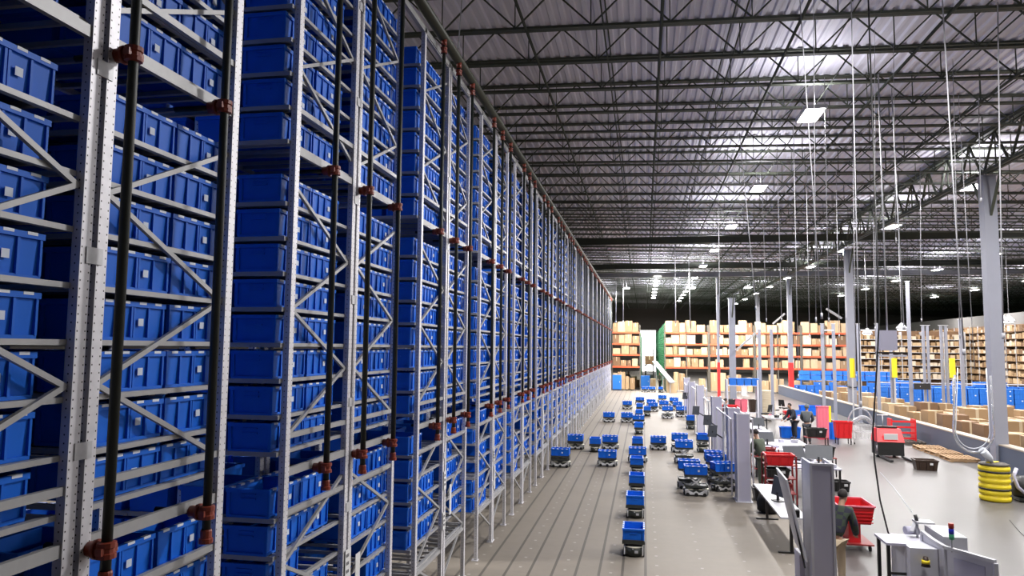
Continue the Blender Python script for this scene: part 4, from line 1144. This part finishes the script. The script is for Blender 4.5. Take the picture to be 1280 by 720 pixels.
for px, yy in ((1065, 45.5), (1117.5, 43.6), (1190, 41.6)):
    a = ony(px, 449, yy); b_ = ony(px, 472, yy)
    o = MB().box(-.13, .13, -.05, .05, b_.z, a.z + .05).box(-.04, .04, -.02, .02, 0, b_.z, 1).build('yellow_marker', ['yellow', 'galv'], loc=(a.x, yy, 0)); tag(o, {1065: 'yellow marker post right of the second nearest gray column', 1117.5: 'yellow marker post under the gray hanging box', 1190: 'yellow marker post, rightmost of three'}[px], 'marker')
# three short carry beams joining posts near the top
for (a, b_, lab) in ((2, 3, 'short dark beam joining the tops of two slim posts, left pair'), (4, 5, 'short dark beam joining the tops of two slim posts, right pair')):
    A = ony(pl[a][0], 412, 45); Bq = ony(pl[b_][0], 412, 44.6)
    tag(MB().box(A.x, Bq.x, 44.7, 44.8, A.z - .08, A.z).build('tie_beam', 'galv'), lab, 'beam')
# information board above the blue stacks
a = ony(1142, 479, 42.6); b_ = ony(1163, 487, 42.6)
tag(MB().box(a.x, b_.x, 42.55, 42.62, b_.z, a.z).box(a.x + .3, b_.x - .5, 42.545, 42.55, (a.z + b_.z) / 2 - .03, (a.z + b_.z) / 2 + .03, 1).build('sign_board', ['black_plastic', 'panel_gray']), 'long black sign board fixed across the slim posts', 'sign')

# blue tote stacks, a countless band behind the cartons
mb = MB(); rs = random.Random(8)
def stackrow(y, x0, x1, hmin, hmax):
    x = x0
    while x < x1:
        n_ = rs.randint(hmin, hmax)
        for k in range(n_):
            z = .15 + k * .29
            mb.box(x + .02, x + .60, y - .20, y + .20, z, z + .25); mb.box(x, x + .62, y - .22, y + .22, z + .25, z + .285)
            for q_ in (.15, .31, .47): mb.box(x + q_ - .012, x + q_ + .012, y - .222, y - .19, z, z + .25)
            if rs.random() < .3: mb.box(x + .38, x + .46, y - .226, y - .2, z + .1, z + .17, 1)
        mb.box(x + .05, x + .57, y - .18, y + .18, 0, .15)
        x += .66
x0 = 13.3; x1 = ony(1279, 480, 50).x + 3; xm = ony(1096, 480, 50).x
stackrow(69.5, x0, ony(1110, 480, 69.5).x, 3, 4); stackrow(50, xm, x1, 6, 6); stackrow(53, xm + 1, x1, 6, 7)
tag(mb.build('tote_stacks', ['blue_case', 'tote_mark']), 'long band of stacked blue totes behind the cartons', 'totes', kind='stuff')
a = ony(1000, 463, 71.3); 
mb = MB()
for i in range(9):
    x = a.x + i * .95
    for k in range(2): mb.box(x, x + .85, 71.2, 71.8, 1.5 + k * .4, 1.86 + k * .4)
mb.box(a.x - .2, a.x + 9, 71.1, 71.9, 1.4, 1.5)
for i in range(4): mb.box(a.x + i * 2.9, a.x + i * 2.9 + .1, 71.2, 71.3, 0, 1.4)
tag(mb.build('raised_totes', ['blue_case']), 'blue totes raised on a shelf between the slim posts and orange racks', 'totes', kind='stuff')
tag(MB().box(xm, x1, 49.62, 49.72, 2.14, 2.2).box(xm, xm + .1, 49.62, 49.72, 0, 2.14).box(x1 - .1, x1, 49.62, 49.72, 0, 2.14).build('white_rail', 'white_paint'), 'thin white rail along the top of the blue tote band', 'rail')

# ================================================================== ORANGE PALLET RACKS ACROSS THE FAR END
YR = 73.0
LZ = [0.12, 2.45, 3.65, 4.75, 5.9]
def pallet_rack(xa, xb, idx, place, nb):
    r = empty('pallet_rack', (xa, YR, 0)); tag(r, 'orange and green pallet rack full of cartons, ' + place, 'rack', 'orange pallet racks')
    w = (xb - xa) / nb
    for i in range(nb + 1):
        for dy in (0, 1.0):
            MB().box(i * w - .05, i * w + .05, dy - .04, dy + .04, 0, 6.6).build('upright', 'rack_green', r)
    for z in LZ[1:]:
        for dy in (-.04, .96):
            MB().box(.05, xb - xa - .05, dy, dy + .06, z - .17, z).build('beam', 'orange_steel', r)
        mbd = MB()
        for k in range(int((xb - xa) / .5)): mbd.box(.1 + k * .5, .45 + k * .5, .03, .95, z - .02, z)
        mbd.build('deck', 'wood', r)
    return w
BK = []
def fill(xa, xb, tagname, rr_, dz=0):
    for li, z in enumerate(LZ):
        x = xa + .1; ci = 0
        gap = 1.05 if li < 4 else 1.3
        if li == 0: gap = 2.0
        while x < xb - .45:
            w = rr_.uniform(.36, .80); h = gap * rr_.choice([.55, .7, .8, .86, .9]) if li else rr_.uniform(.9, 1.9)
            w = min(w, xb - .08 - x)
            mi = rr_.choice([1, 1, 2, 2, 3, 0, 0, 4, 2]) if li != 0 else rr_.choice([0, 1, 2, 1])
            if rr_.random() < .94:
                BK.append((x + w / 2, YR + .45, z + .001, w, .8, h, mi, tagname, li, ci)); ci += 1
            x += w + rr_.uniform(.02, .12)
LEV = ['floor', 'second', 'third', 'fourth', 'top']
r1 = random.Random(21)
XL0, XL1 = ony(765, 430, YR).x, ony(800, 430, YR).x
XR0, XR1 = ony(831, 430, YR).x, ony(1062, 430, YR).x
pallet_rack(XL0, XL1, 0, 'left of the bright doorway', 1); fill(XL0, XL1, 'left rack', r1)
nsec = 4; sw = (XR1 - XR0) / nsec
for i in range(nsec):
    a_, b2_ = XR0 + sw * i, XR0 + sw * (i + 1) - .12
    pallet_rack(a_, b2_, i, '%s section right of the doorway' % ORD[i], 2); fill(a_, b2_, '%s right rack' % ORD[i], r1)
for (x, y, z, w, d_, h, mi, tn, li, ci) in BK:
    carton(x, y, z, w, d_, h, mi, 0, '%s carton on the %s level of the %s, %s from its left' % (HUE[mi], LEV[li], tn, ORD[ci]), 'cartons on the orange pallet racks')
# rack rows going back beside the door aisle: green mesh end and boxes behind
r = empty('mesh_rack_side', (2.05, YR, 0)); tag(r, 'green mesh side of the racks right of the bright doorway', 'mesh panel')
mb = MB()
for k in range(114): mb.box(-.02, .02, k * .5, k * .5 + .03, 0, 6.8)
for k in range(28): mb.box(-.02, .02, 0, 57, k * .25, k * .25 + .03)
mb.build('mesh', 'mesh_green', r)
MB().box(.03, .08, 0, 57, 0, 6.8).build('backing', 'mesh_green', r)
r = empty('mesh_rack_side', (-.42, YR, 0)); tag(r, 'green mesh side of the racks left of the bright doorway', 'mesh panel')
MB().box(.0, .05, .6, 57, 0, 6.2).build('backing', 'mesh_green', r)
# bright open dock doorway
a = ony(799.5, 413, 138); b_ = ony(820, 478, 138)
r = empty('dock_doorway', (0, 138, 0)); r.name = 'door_1'; tag(r, kind='structure')
MB().box(a.x, b_.x, .1, .2, 0, a.z).build('daylight', 'daylight', r)
mb = MB(); mb.box(a.x - .3, a.x, 0, .3, 0, a.z + .3); mb.box(b_.x, b_.x + .3, 0, .3, 0, a.z + .3); mb.box(a.x, b_.x, 0, .3, a.z, a.z + .3); mb.build('door_frame', 'wall_pale', r)
tag(MB().box(-30, a.x - .3, 138.0, 138.3, 0, 14).box(b_.x + .3, 62, 138.0, 138.3, 0, 14).box(a.x - .3, b_.x + .3, 138.0, 138.3, a.z + .3, 14).build('wall_back', 'wall_dark'), kind='structure')

# clutter at the aisle's far end: low cartons, wrapped pallets, blue machines, forklift, workers
rf = random.Random(4)
k = 0
for (px, py, w, h, mi, nm) in ((770, 487, 1.0, .9, 1, 'behind the blue cabinet'), (781, 485, .9, 1.1, 3, 'left of the white wrapped load'), (789, 484.5, 1.2, 1.2, 3, 'left middle'), (797, 484, .9, .8, 2, 'middle of the aisle end'), (815, 484, .9, .9, 1, 'right of the blue cart'), (835, 487, 1.0, 1.0, 1, 'right, beside the far stations'), (840, 491, .9, 1.1, 2, 'right, nearest the far stations')):
    p = onz(px, py, 0)
    carton(p.x, p.y + .5, 0, w, .9, h, mi, 0, '%s floor carton at the aisle end, %s' % (HUE[mi], nm), 'cartons on the floor at the aisle end')
for (px, py, lab, w, h) in ((770.5, 488, 'bright blue cabinet at the far end of the tall racks', 1.0, 1.55), (806, 485, 'bright blue cart in the middle of the aisle end', 1.1, 1.3)):
    p = onz(px, py, 0); r = empty('blue_cabinet', (p.x, p.y + .4, 0)); tag(r, lab, 'cabinet')
    MB().box(-w / 2, w / 2, -.3, .3, .1, h).build('body', 'blue_case', r); MB().box(-w / 2 + .05, w / 2 - .05, -.32, -.3, .18, h - .1).build('door', 'blue_case', r)
    MB().box(w / 2 - .2, w / 2 - .15, -.35, -.32, h * .5, h * .6).build('handle', 'white_plastic', r); MB().box(-w / 2 + .03, w / 2 - .03, -.25, .25, 0, .1).build('plinth', 'black_plastic', r)
def forklift():
    p = onz(812, 480, 0); r = empty('forklift', (p.x, p.y, 0)); tag(r, 'dark reach truck with raised load in front of the bright doorway', 'forklift')
    MB().box(-.55, .55, .2, 1.6, .15, 1.1).build('body', 'robot_dark', r)
    for s in (-.45, .45): MB().box(s - .06, s + .06, 0, .15, 0, 4.2).build('mast', 'black_plastic', r)
    mb = MB(); mb.box(-.5, .5, .0, .08, 3.0, 3.1); mb.box(-.5, .5, .0, .08, 1.4, 1.5); mb.build('crossbar', 'black_plastic', r)
    for x_ in (-.5, .5):
        for y_ in (.3, 1.5): MB().box(x_ - .04, x_ + .04, y_ - .04, y_ + .04, 1.1, 2.2).build('cab_post', 'robot_dark', r)
    MB().box(-.58, .58, .2, 1.6, 2.2, 2.28).build('overhead_guard', 'robot_dark', r)
    for s in (-.3, .3): MB().box(s - .06, s + .06, -1.0, .0, 2.3, 2.36).build('fork', 'robot_dark', r)
    for x_ in (-.45, .45):
        for y_ in (.4, 1.4): MB().tube([(x_ - .08, y_, .2), (x_ + .08, y_, .2)], .2, 12).build('wheel', 'dark_rubber', r)
    carton(p.x, p.y - .55, 2.36, 1.1, .9, 1.0, 4, 0, 'dark brown load on the raised forks before the doorway', None)
forklift()
def conveyor():
    a = ony(818, 452, 76); b_ = onz(842, 482, .9)
    r = empty('inclined_conveyor', (0, 0, 0)); tag(r, 'pale inclined conveyor dropping from the green mesh to the stations', 'conveyor')
    MB().bar((a.x, 76, a.z), (b_.x, 70, 1.0), .5, .12).build('belt', 'galv', r)
    for t in (.1, .5, .9):
        x, y, z = a.x + (b_.x - a.x) * t, 76 - 6 * t, a.z + (1.0 - a.z) * t
        MB().box(x - .04, x + .04, y - .04, y + .04, 0, z - .06).build('leg', 'galv', r)
conveyor()

# ================================================================== SIDE SHELVING ON THE RIGHT (countless small stock)
XS = 36.0
r = empty('side_shelving', (XS, 64, 0)); tag(r, 'long high brown shelving wall on the far right', 'shelving')
SZ = [1.1 + .74 * k for k in range(8)]
mb = MB()
for z in SZ: mb.box(-.05, .05, 0, 64, z - .06, z)
mb.build('front_beam', 'card_e', r)
mb = MB()
for z in SZ: mb.box(.05, .9, 0, 64, z - .03, z)
mb.build('shelf_board', 'wood', r)
mb = MB()
for k in range(33): mb.box(-.05, .05, k * 2 - .03, k * 2 + .03, 0, 7.0)
tag(mb.build('upright', 'galv', r), kind='stuff')
MB().box(.95, 1.0, 0, 64, 0, 7.0).build('back_panel', 'card_e', r)
tag(MB().box(XS + 1.1, XS + 1.3, 50, 150, 0, 8.2).build('wall_side', 'wall_pale'), kind='structure')
mb = MB(); q_ = random.Random(9)
for z in SZ:
    y = .1
    while y < 63.5:
        w = q_.uniform(.2, .55); h = q_.uniform(.25, .58); mi = q_.choice([0, 1, 2, 3, 4, 0, 1])
        mb.box(-.02, .6, y, y + w, z, z + h, mi); y += w + q_.uniform(.01, .18)
tag(mb.build('small_stock', ['card', 'card_b', 'card_c', 'card_d', 'card_e'], loc=(XS, 64, 0)), 'countless small cartons on the side shelving', 'boxes', kind='stuff')
# frontal cross shelving closing the right background
mb = MB(); q_ = random.Random(19)
xa, xb = ony(1075, 430, 88).x, XS - .5
for z in SZ[:-1]:
    mb.box(xa, xb, 88, 88.9, z - .05, z, 5)
    x = xa
    while x < xb - .6:
        w = q_.uniform(.2, .55); h = q_.uniform(.25, .58); mb.box(x, x + w, 88.02, 88.6, z, z + h, q_.choice([0, 1, 2, 3, 4, 0, 1])); x += w + q_.uniform(.01, .18)
x = xa
while x < xb: mb.box(x, x + .06, 87.95, 88.9, 0, 6.4, 5); x += 2.2
mb.box(xa, xb, 88.9, 88.95, 0, 6.5, 4)
tag(mb.build('distant_stock', ['card', 'card_b', 'card_c', 'card_d', 'card_e', 'galv']), 'countless small cartons on the shelving between the columns in the distance', 'boxes', kind='stuff')

# ================================================================== HANGING CORDS, CABLES, SMALL HUNG THINGS
cords = [ # top px, bottom px, Y, radius
 ((1000, 0), (1027, 395), 14.8, .010), ((1017, 0), (1020, 400), 15.5, .007), ((1064, 0), (1076, 505), 15.0, .010), ((1030, 60), (1036, 400), 20, .009),
 ((1178, 0), (1205, 440), 15.5, .013), ((1190, 40), (1200, 420), 19, .008), ((1247, 0), (1254, 420), 16, .013), ((1116, 138), (1130, 410), 21, .016),
 ((924, 160), (945, 385), 25, .014), ((990, 75), (998, 470), 24, .010), ((968, 75), (977, 400), 26, .010), ((951, 170), (958, 400), 28, .010),
 ((1093, 10), (1096, 560), 17, .005), ((1116, 0), (1120, 300), 18, .006), ((1150, 200), (1152, 400), 30, .012), ((1221, 10), (1226, 250), 22, .012),
 ((898, 250), (900, 420), 34, .012), ((1007, 170), (1012, 420), 30, .010), ((1045, 200), (1049, 420), 30, .010), ((1091, 230), (1094, 410), 36, .014), ((1065, 100), (1070, 470), 24, .008), ((1242, 300), (1244, 380), 40, .014), ((770, 380), (770, 402), 68, .03), ((779, 380), (779, 402), 68, .03), ((862, 372), (863, 412), 60, .03), ((577, 0), (573, 57), 12.5, .010)]
for i, (a, b_, y, rad) in enumerate(cords):
    A, Bq = ony(*a, y), ony(*b_, y)
    ztop = 11.75 + RX(A.x); dirv = (A - Bq).normalized()
    t = (ztop - Bq.z) / max(dirv.z, .1); A2 = Bq + dirv * t
    o = MB().tube([A2, (A2 + Bq) / 2 + Vector((0, .02, 0)), Bq], rad, 6).build('hanging_cord', 'cable_white')
    m_ = MB(); m_.tube([Bq + Vector((0, 0, .06)), Bq - Vector((0, 0, .06))], rad * 2.2, 8); m_.build('end_plug', 'white_plastic', o)
    tag(o, 'thin pale cord hanging from the roof, reaching down at %s' % ['the nearest pillar, slanting one', 'the nearest guard panel, straight one', 'the slim posts, longest', 'the brightest lamp, right of it', 'the right cartons, thick slanting one', 'the right cartons, thin companion', 'the right edge, bright one', 'the junction box, thick one', 'the far racks, slanting', 'the low wall end', 'the orange racks, left', 'the second lamp, just left', 'the pallet jack, very fine', 'the girder, very fine', 'the gray box, right of it', 'the big column cap', 'the white shelf unit', 'the middle lamp, thin', 'the second column, left of it', 'the yellow marker, left', 'the brightest lamp, long one', 'the far right lamp, short', 'the left orange rack, left one', 'the left orange rack, right one', 'the third orange section', 'the rack top beam'][i], 'cord', 'pale cords hanging from the roof')
# black cable hanging in front of the stations down to the machine
pts = [(1099, 395), (1096, 460), (1091, 540), (1093, 575), (1100, 625), (1110, 665), (1128, 700), (1137, 712)]
P3 = [ony(px, py, 15.0) for px, py in pts]
P3[0].z = P3[0].z
o = MB().tube([P3[0] + Vector((0, 0, 7.2))] + P3, .016, 8).build('black_cable', 'cable_black'); tag(o, 'thick black cable hanging down in a bend to the white machine', 'cable')
# gray junction box with a tray
a = ony(1109, 413, 20); w = .21
r = empty('junction_box', (a.x, 20, a.z)); tag(r, 'gray box hanging on a pole above the cartons, with a tray below', 'junction box')
MB().box(-w, w, -.08, .08, -.52, 0).build('housing', 'panel_gray', r); MB().box(-w - .06, w + .22, -.14, .14, -.60, -.56).build('tray', 'black_plastic', r)
mb = MB(); mb.box(-w - .05, w + .2, -.12, .12, -.68, -.63); mb.build('lower_tray', 'white_paint', r)
MB().tube([(0, 0, 0), (0, 0, 11.6 - a.z)], .02, 8).build('drop_pole', 'cable_white', r)
# white dome and cone lamps hung between the far posts
for i, (px, py, y, lab) in enumerate(((1127, 408, 44.3, 'white cone lamp hanging right of the gray box'), (1253, 398, 44, 'white round lamp hanging right of the big gray column'), (1261, 398, 48, 'second white round lamp at the right, overlapping the first'), (1084, 414, 50, 'small white lamp hanging left of the gray box'))):
    c = ony(px, py, y); r = empty('pendant_lamp', tuple(c)); tag(r, lab, 'lamp', 'white pendant lamps')
    MB()._lathe((0, 0, -.2), [(.34 if i else .26, 0), (.30, .12), (.12, .32), (.05, .4)], 16, 0, True).build('shade', 'white_plastic', r)
    MB()._lathe((0, 0, -.23), [(.05, 0), (.22, .01), (.22, .03)], 14, 0, True).build('bulb', 'lens', r)
    MB().tube([(0, 0, .2), (0, 0, 11.4 - c.z + RX(c.x))], .012, 6).build('cord', 'cable_white', r)
# robotic pole with small round camera near the far left lights
p = ony(844, 349, 52); r = empty('camera_pole', (p.x, 52, p.z)); tag(r, 'thin pale pole with a round camera hanging over the aisle', 'camera')
MB().tube([(0, 0, .1), (0, 0, 11.6 - p.z)], .03, 8).build('pole', 'cable_white', r); MB()._lathe((0, 0, -.12), [(.05, 0), (.15, .06), (.15, .16), (.06, .22)], 14, 0, True).build('housing', 'white_plastic', r)
MB().tube([(0, 0, -.1), (0, 0, -3.2)], .035, 8).build('lower_pole', 'cable_white', r)
# diagonal pale braces between far columns
for (a, b_, y, lab) in (((920, 438), (945, 416), 57, 'pale diagonal strut rising right from the broad gray column'), ((966, 405), (981, 392), 68.5, 'pale diagonal strut left of the red footed column'), ((1033, 386), (1052, 398), 50, 'pale diagonal strut left of the second column')):
    tag(MB().bar(ony(*a, y), ony(*b_, y), .14, .14).build('strut', 'beam'), lab, 'strut')
# thin cables lying over the floor
for (pts, lab) in (([(1100, 590), (1118, 610), (1140, 640)], 'thin pale cable across the floor from the pallet jack to the machine'), ([(1262, 650), (1274, 664), (1290, 680)], 'thin dark cable on the floor at the right edge')):
    tag(MB().tube([onz(px, py, .008) for px, py in pts], .008, 6).build('floor_cable', 'hose' if 'pale' in lab else 'cable_black'), lab, 'cable')

# ================================================================== PEOPLE
def skin_obj(name, verts, edges, radii, m_, parent, root=0, lvl=1):
    me = bpy.data.meshes.new(name); me.from_pydata(verts, edges, []); me.materials.append(M[m_])
    o = bpy.data.objects.new(name, me); COL.objects.link(o); o.parent = parent
    md = o.modifiers.new('skin', 'SKIN'); md.use_smooth_shade = True
    sl = me.skin_vertices[0].data if me.skin_vertices else None
    if sl is None:
        bm_ = __import__('bmesh').new(); bm_.from_mesh(me); bm_.verts.layers.skin.verify(); bm_.to_mesh(me); bm_.free(); sl = me.skin_vertices[0].data
    for i, rd in enumerate(radii):
        sl[i].radius = rd if isinstance(rd, tuple) else (rd, rd); sl[i].use_root = (i == root)
    sb = o.modifiers.new('sub', 'SUBSURF'); sb.levels = lvl; sb.render_levels = lvl
    return o
def person(x, y, face, label, jacket='jacket_gray', pants='pants_dark', h=1.72, lean=.12, reach=(.42, 1.0), stride=0.0, seated=False, hood=False, headturn=0.0, simple=False):
    r = empty('person', (x, y, 0), face); tag(r, label, 'person')
    s = h / 1.75; V = []; E_ = []; Rr = []
    def v(p, rad, par=None):
        V.append(tuple(Vector(p) * s)); Rr.append((rad[0] * s, rad[1] * s) if isinstance(rad, tuple) else rad * s)
        if par is not None: E_.append((par, len(V) - 1))
        return len(V) - 1
    L = lambda z: (z - .95) * math.tan(lean)    # forward lean (local -y is forward)
    hz = .95 if not seated else .58
    dz = hz - .95
    pel = v((0, 0, hz), (.15, .105))
    wa = v((0, -L(1.12), 1.12 + dz), (.125, .095), pel)
    ch = v((0, -L(1.32), 1.32 + dz), (.15, .11), wa)
    nb = v((0, -L(1.46), 1.46 + dz), (.075, .065), ch)
    nk = v((0, -L(1.53), 1.53 + dz), (.052, .052), nb)
    jw = v((0, -L(1.58) - .02, 1.585 + dz), (.062, .072), nk)
    hd = v((0, -L(1.66) - .015, 1.655 + dz), (.076, .092), jw)
    cr = v((0, -L(1.72), 1.725 + dz), (.055, .066), hd)
    nose = v((0, -L(1.62) - .118, 1.625 + dz), .012, jw)
    hands = []; arm_i = []
    for sx in (-1, 1):
        sh = v((sx * .185, -L(1.42), 1.42 + dz), .058, ch)
        ex, ey, ez = sx * .25, -L(1.2) - reach[0] * .35, 1.15 + dz
        el = v((ex, ey, ez), .043, sh)
        wx, wy, wz = sx * .17, -L(1.2) - reach[0], reach[1] + (dz if seated else 0)
        wr = v((wx, wy, wz), .028, el)
        dirv = (Vector((wx, wy, wz)) - Vector((ex, ey, ez))).normalized()
        pm = v(Vector((wx, wy, wz)) + dirv * .055, (.038, .020), wr)
        side = Vector((1, 0, 0))
        if not simple:
            for q_, ln in ((-.027, .060), (-.009, .075), (.009, .070), (.027, .055)):
                k1 = v(Vector((wx, wy, wz)) + dirv * .095 + side * q_, .0095, pm)
                v(Vector((wx, wy, wz)) + dirv * (.095 + ln * .55) + side * q_ * 1.1 + Vector((0, 0, -.012)), .0085, k1)
            k1 = v(Vector((wx, wy, wz)) + dirv * .05 + side * (-sx * .045), .011, pm)
            v(Vector((wx, wy, wz)) + dirv * .085 + side * (-sx * .055) + Vector((0, 0, -.01)), .009, k1)
        arm_i.append((sh, el, wr))
    leg_i = []
    for sx in (-1, 1):
        st = stride * sx
        if seated:
            hp = v((sx * .09, -.02, hz - .03), .085, pel); kn = v((sx * .11, -.42, hz - .02), .06, hp); an = v((sx * .11, -.44, .10), .04, kn); to = v((sx * .12, -.60, .035), (.04, .03), an)
        else:
            hp = v((sx * .09, 0, .86), .088, pel); kn = v((sx * .10, -st * .5 - .03, .49), .06, hp); an = v((sx * .11, -st, .09), .038, kn); to = v((sx * .12, -st - .16, .035), (.042, .03), an)
        leg_i.append((hp, kn, an, to))
    cov = {pel, wa, ch} | {i for t in arm_i for i in t[:2]} | {i for t in leg_i for i in t}
    skin_obj('body', V, E_, [((q[0] * .7, q[1] * .7) if isinstance(q, tuple) else q * .7) if i in cov else q for i, q in enumerate(Rr)], 'skin', r, 0, 1)
    def sub(idx, edges, grow, m_, name):
        mp = {a: i for i, a in enumerate(idx)}
        return skin_obj(name, [V[i] for i in idx], [(mp[a], mp[b_]) for a, b_ in edges], [((Rr[i][0] + grow, Rr[i][1] + grow) if isinstance(Rr[i], tuple) else Rr[i] + grow) for i in idx], m_, r, 0, 1)
    idx = [pel, wa, ch, nb] + [i for t in arm_i for i in t]
    ed = [(pel, wa), (wa, ch), (ch, nb)] + [(ch, t[0]) for t in arm_i] + [(t[0], t[1]) for t in arm_i] + [(t[1], t[2]) for t in arm_i]
    sub(idx, ed, .034, jacket, 'jacket')
    idx = [pel] + [i for t in leg_i for i in t[:3]]
    ed = [(pel, t[0]) for t in leg_i] + [(t[0], t[1]) for t in leg_i] + [(t[1], t[2]) for t in leg_i]
    sub(idx, ed, .022, pants, 'trousers')
    for t in leg_i: sub([t[2], t[3]], [(t[2], t[3])], .012, 'black_plastic', 'shoe')
    hair = MB(); c = Vector(V[hd]) + Vector((0, .018, .028)); g_ = .102 * s if not hood else .125 * s
    n1, n2 = 8, 14; base = len(hair.v)
    for i in range(n1 + 1):
        th = PI * .62 * i / n1
        for j in range(n2):
            ph = 2 * PI * j / n2; rr0 = g_ * (1 + .03 * math.sin(5 * ph))
            hair.v.append((c.x + rr0 * .86 * math.sin(th) * math.cos(ph), c.y + rr0 * math.sin(th) * math.sin(ph) + (.01 if th > 1 else 0), c.z + rr0 * math.cos(th)))
    for i in range(n1):
        for j in range(n2):
            ph = 2 * PI * (j + .5) / n2
            if i >= 5 and math.sin(ph) < -.35: continue      # leave the face open
            hair.f.append((base + i * n2 + j, base + (i + 1) * n2 + j, base + (i + 1) * n2 + (j + 1) % n2, base + i * n2 + (j + 1) % n2)); hair.m.append(0); hair.sm.append(True)
    hair.build('hair' if not hood else 'hood', 'hair' if not hood else jacket, r)
    return r
p = onz(951, 612, 0); person(p.x + .12, p.y + .3, -2.4, 'worker in an olive gray jacket bending over the desk behind the second panel', 'jacket_olive', 'jacket_olive', lean=.35, reach=(.4, .95))
p = onz(1017, 560, 0); person(p.x, p.y + 1.2, PI * .9, 'worker in a gray hooded jacket at the sorting table, seen from behind', 'jacket_gray', 'pants_dark', hood=True, lean=.2, reach=(.4, 1.0))
p = onz(1049, 640, 1.42); person(p.x, p.y + .35, PI * .8, 'worker in a dark plaid jacket and beige trousers at the bottom edge', 'plaid', 'pants_beige', lean=.55, h=1.66, reach=(.4, .95))
p = onz(1001, 553, 0); person(p.x, p.y + 1.3, -1.2, 'worker in dark clothes left of the gray hooded one', 'pants_dark', 'pants_dark', lean=.35, reach=(.45, .95), h=1.65)
p = onz(883, 541, 0); person(p.x + .9, p.y, PI / 2, 'dark clothed worker half hidden inside the fourth station', 'jacket_gray', 'pants_dark', lean=.1, simple=True)
p = onz(784, 484.5, 0); person(p.x, p.y - .3, .4, 'dark figure bending by the cartons at the far aisle end, left', 'jacket_gray', 'pants_dark', lean=.5, simple=True)
p = onz(825, 486, 0); person(p.x, p.y - .3, -.4, 'far worker in olive standing below the inclined conveyor', 'jacket_olive', 'pants_dark', simple=True, stride=.12)
p = onz(776, 482, 0); person(p.x, p.y, 0, 'far worker in dark purple beside the bright blue cabinet', 'pants_dark', 'pants_dark', simple=True)
# red pinafore panel on the sorting worker side = tall red carton
p = ony(1029, 533, 36.2); crate(p.x, 36.3, 0, .5, .35, 1.55, 'pinkish', 0, 'tall pink red container right of the gray hooded worker', name='red_container', cat='container', labelplate=False, taper=.95)

# ================================================================== WORLD AND VIEW
w = bpy.data.worlds.new('world'); S.world = w; w.use_nodes = True
w.node_tree.nodes['Background'].inputs[0].default_value = (.5, .52, .6, 1); w.node_tree.nodes['Background'].inputs[1].default_value = .02
S.view_settings.view_transform = 'Standard'; S.view_settings.look = 'None'; S.view_settings.gamma = 1; S.view_settings.use_curve_mapping = False
S.view_settings.exposure = 0.0
S.cycles.max_bounces = 6; S.cycles.diffuse_bounces = 3; S.cycles.glossy_bounces = 2; S.cycles.transmission_bounces = 3; S.cycles.use_denoising = True
S.cycles.sample_clamp_indirect = 4
S.cycles.caustics_reflective = False; S.cycles.caustics_refractive = False
print('TOTES', NT[0], 'CARTONS', len([o for o in bpy.data.objects if o.name.startswith('carton')]), 'REST', len(rest))
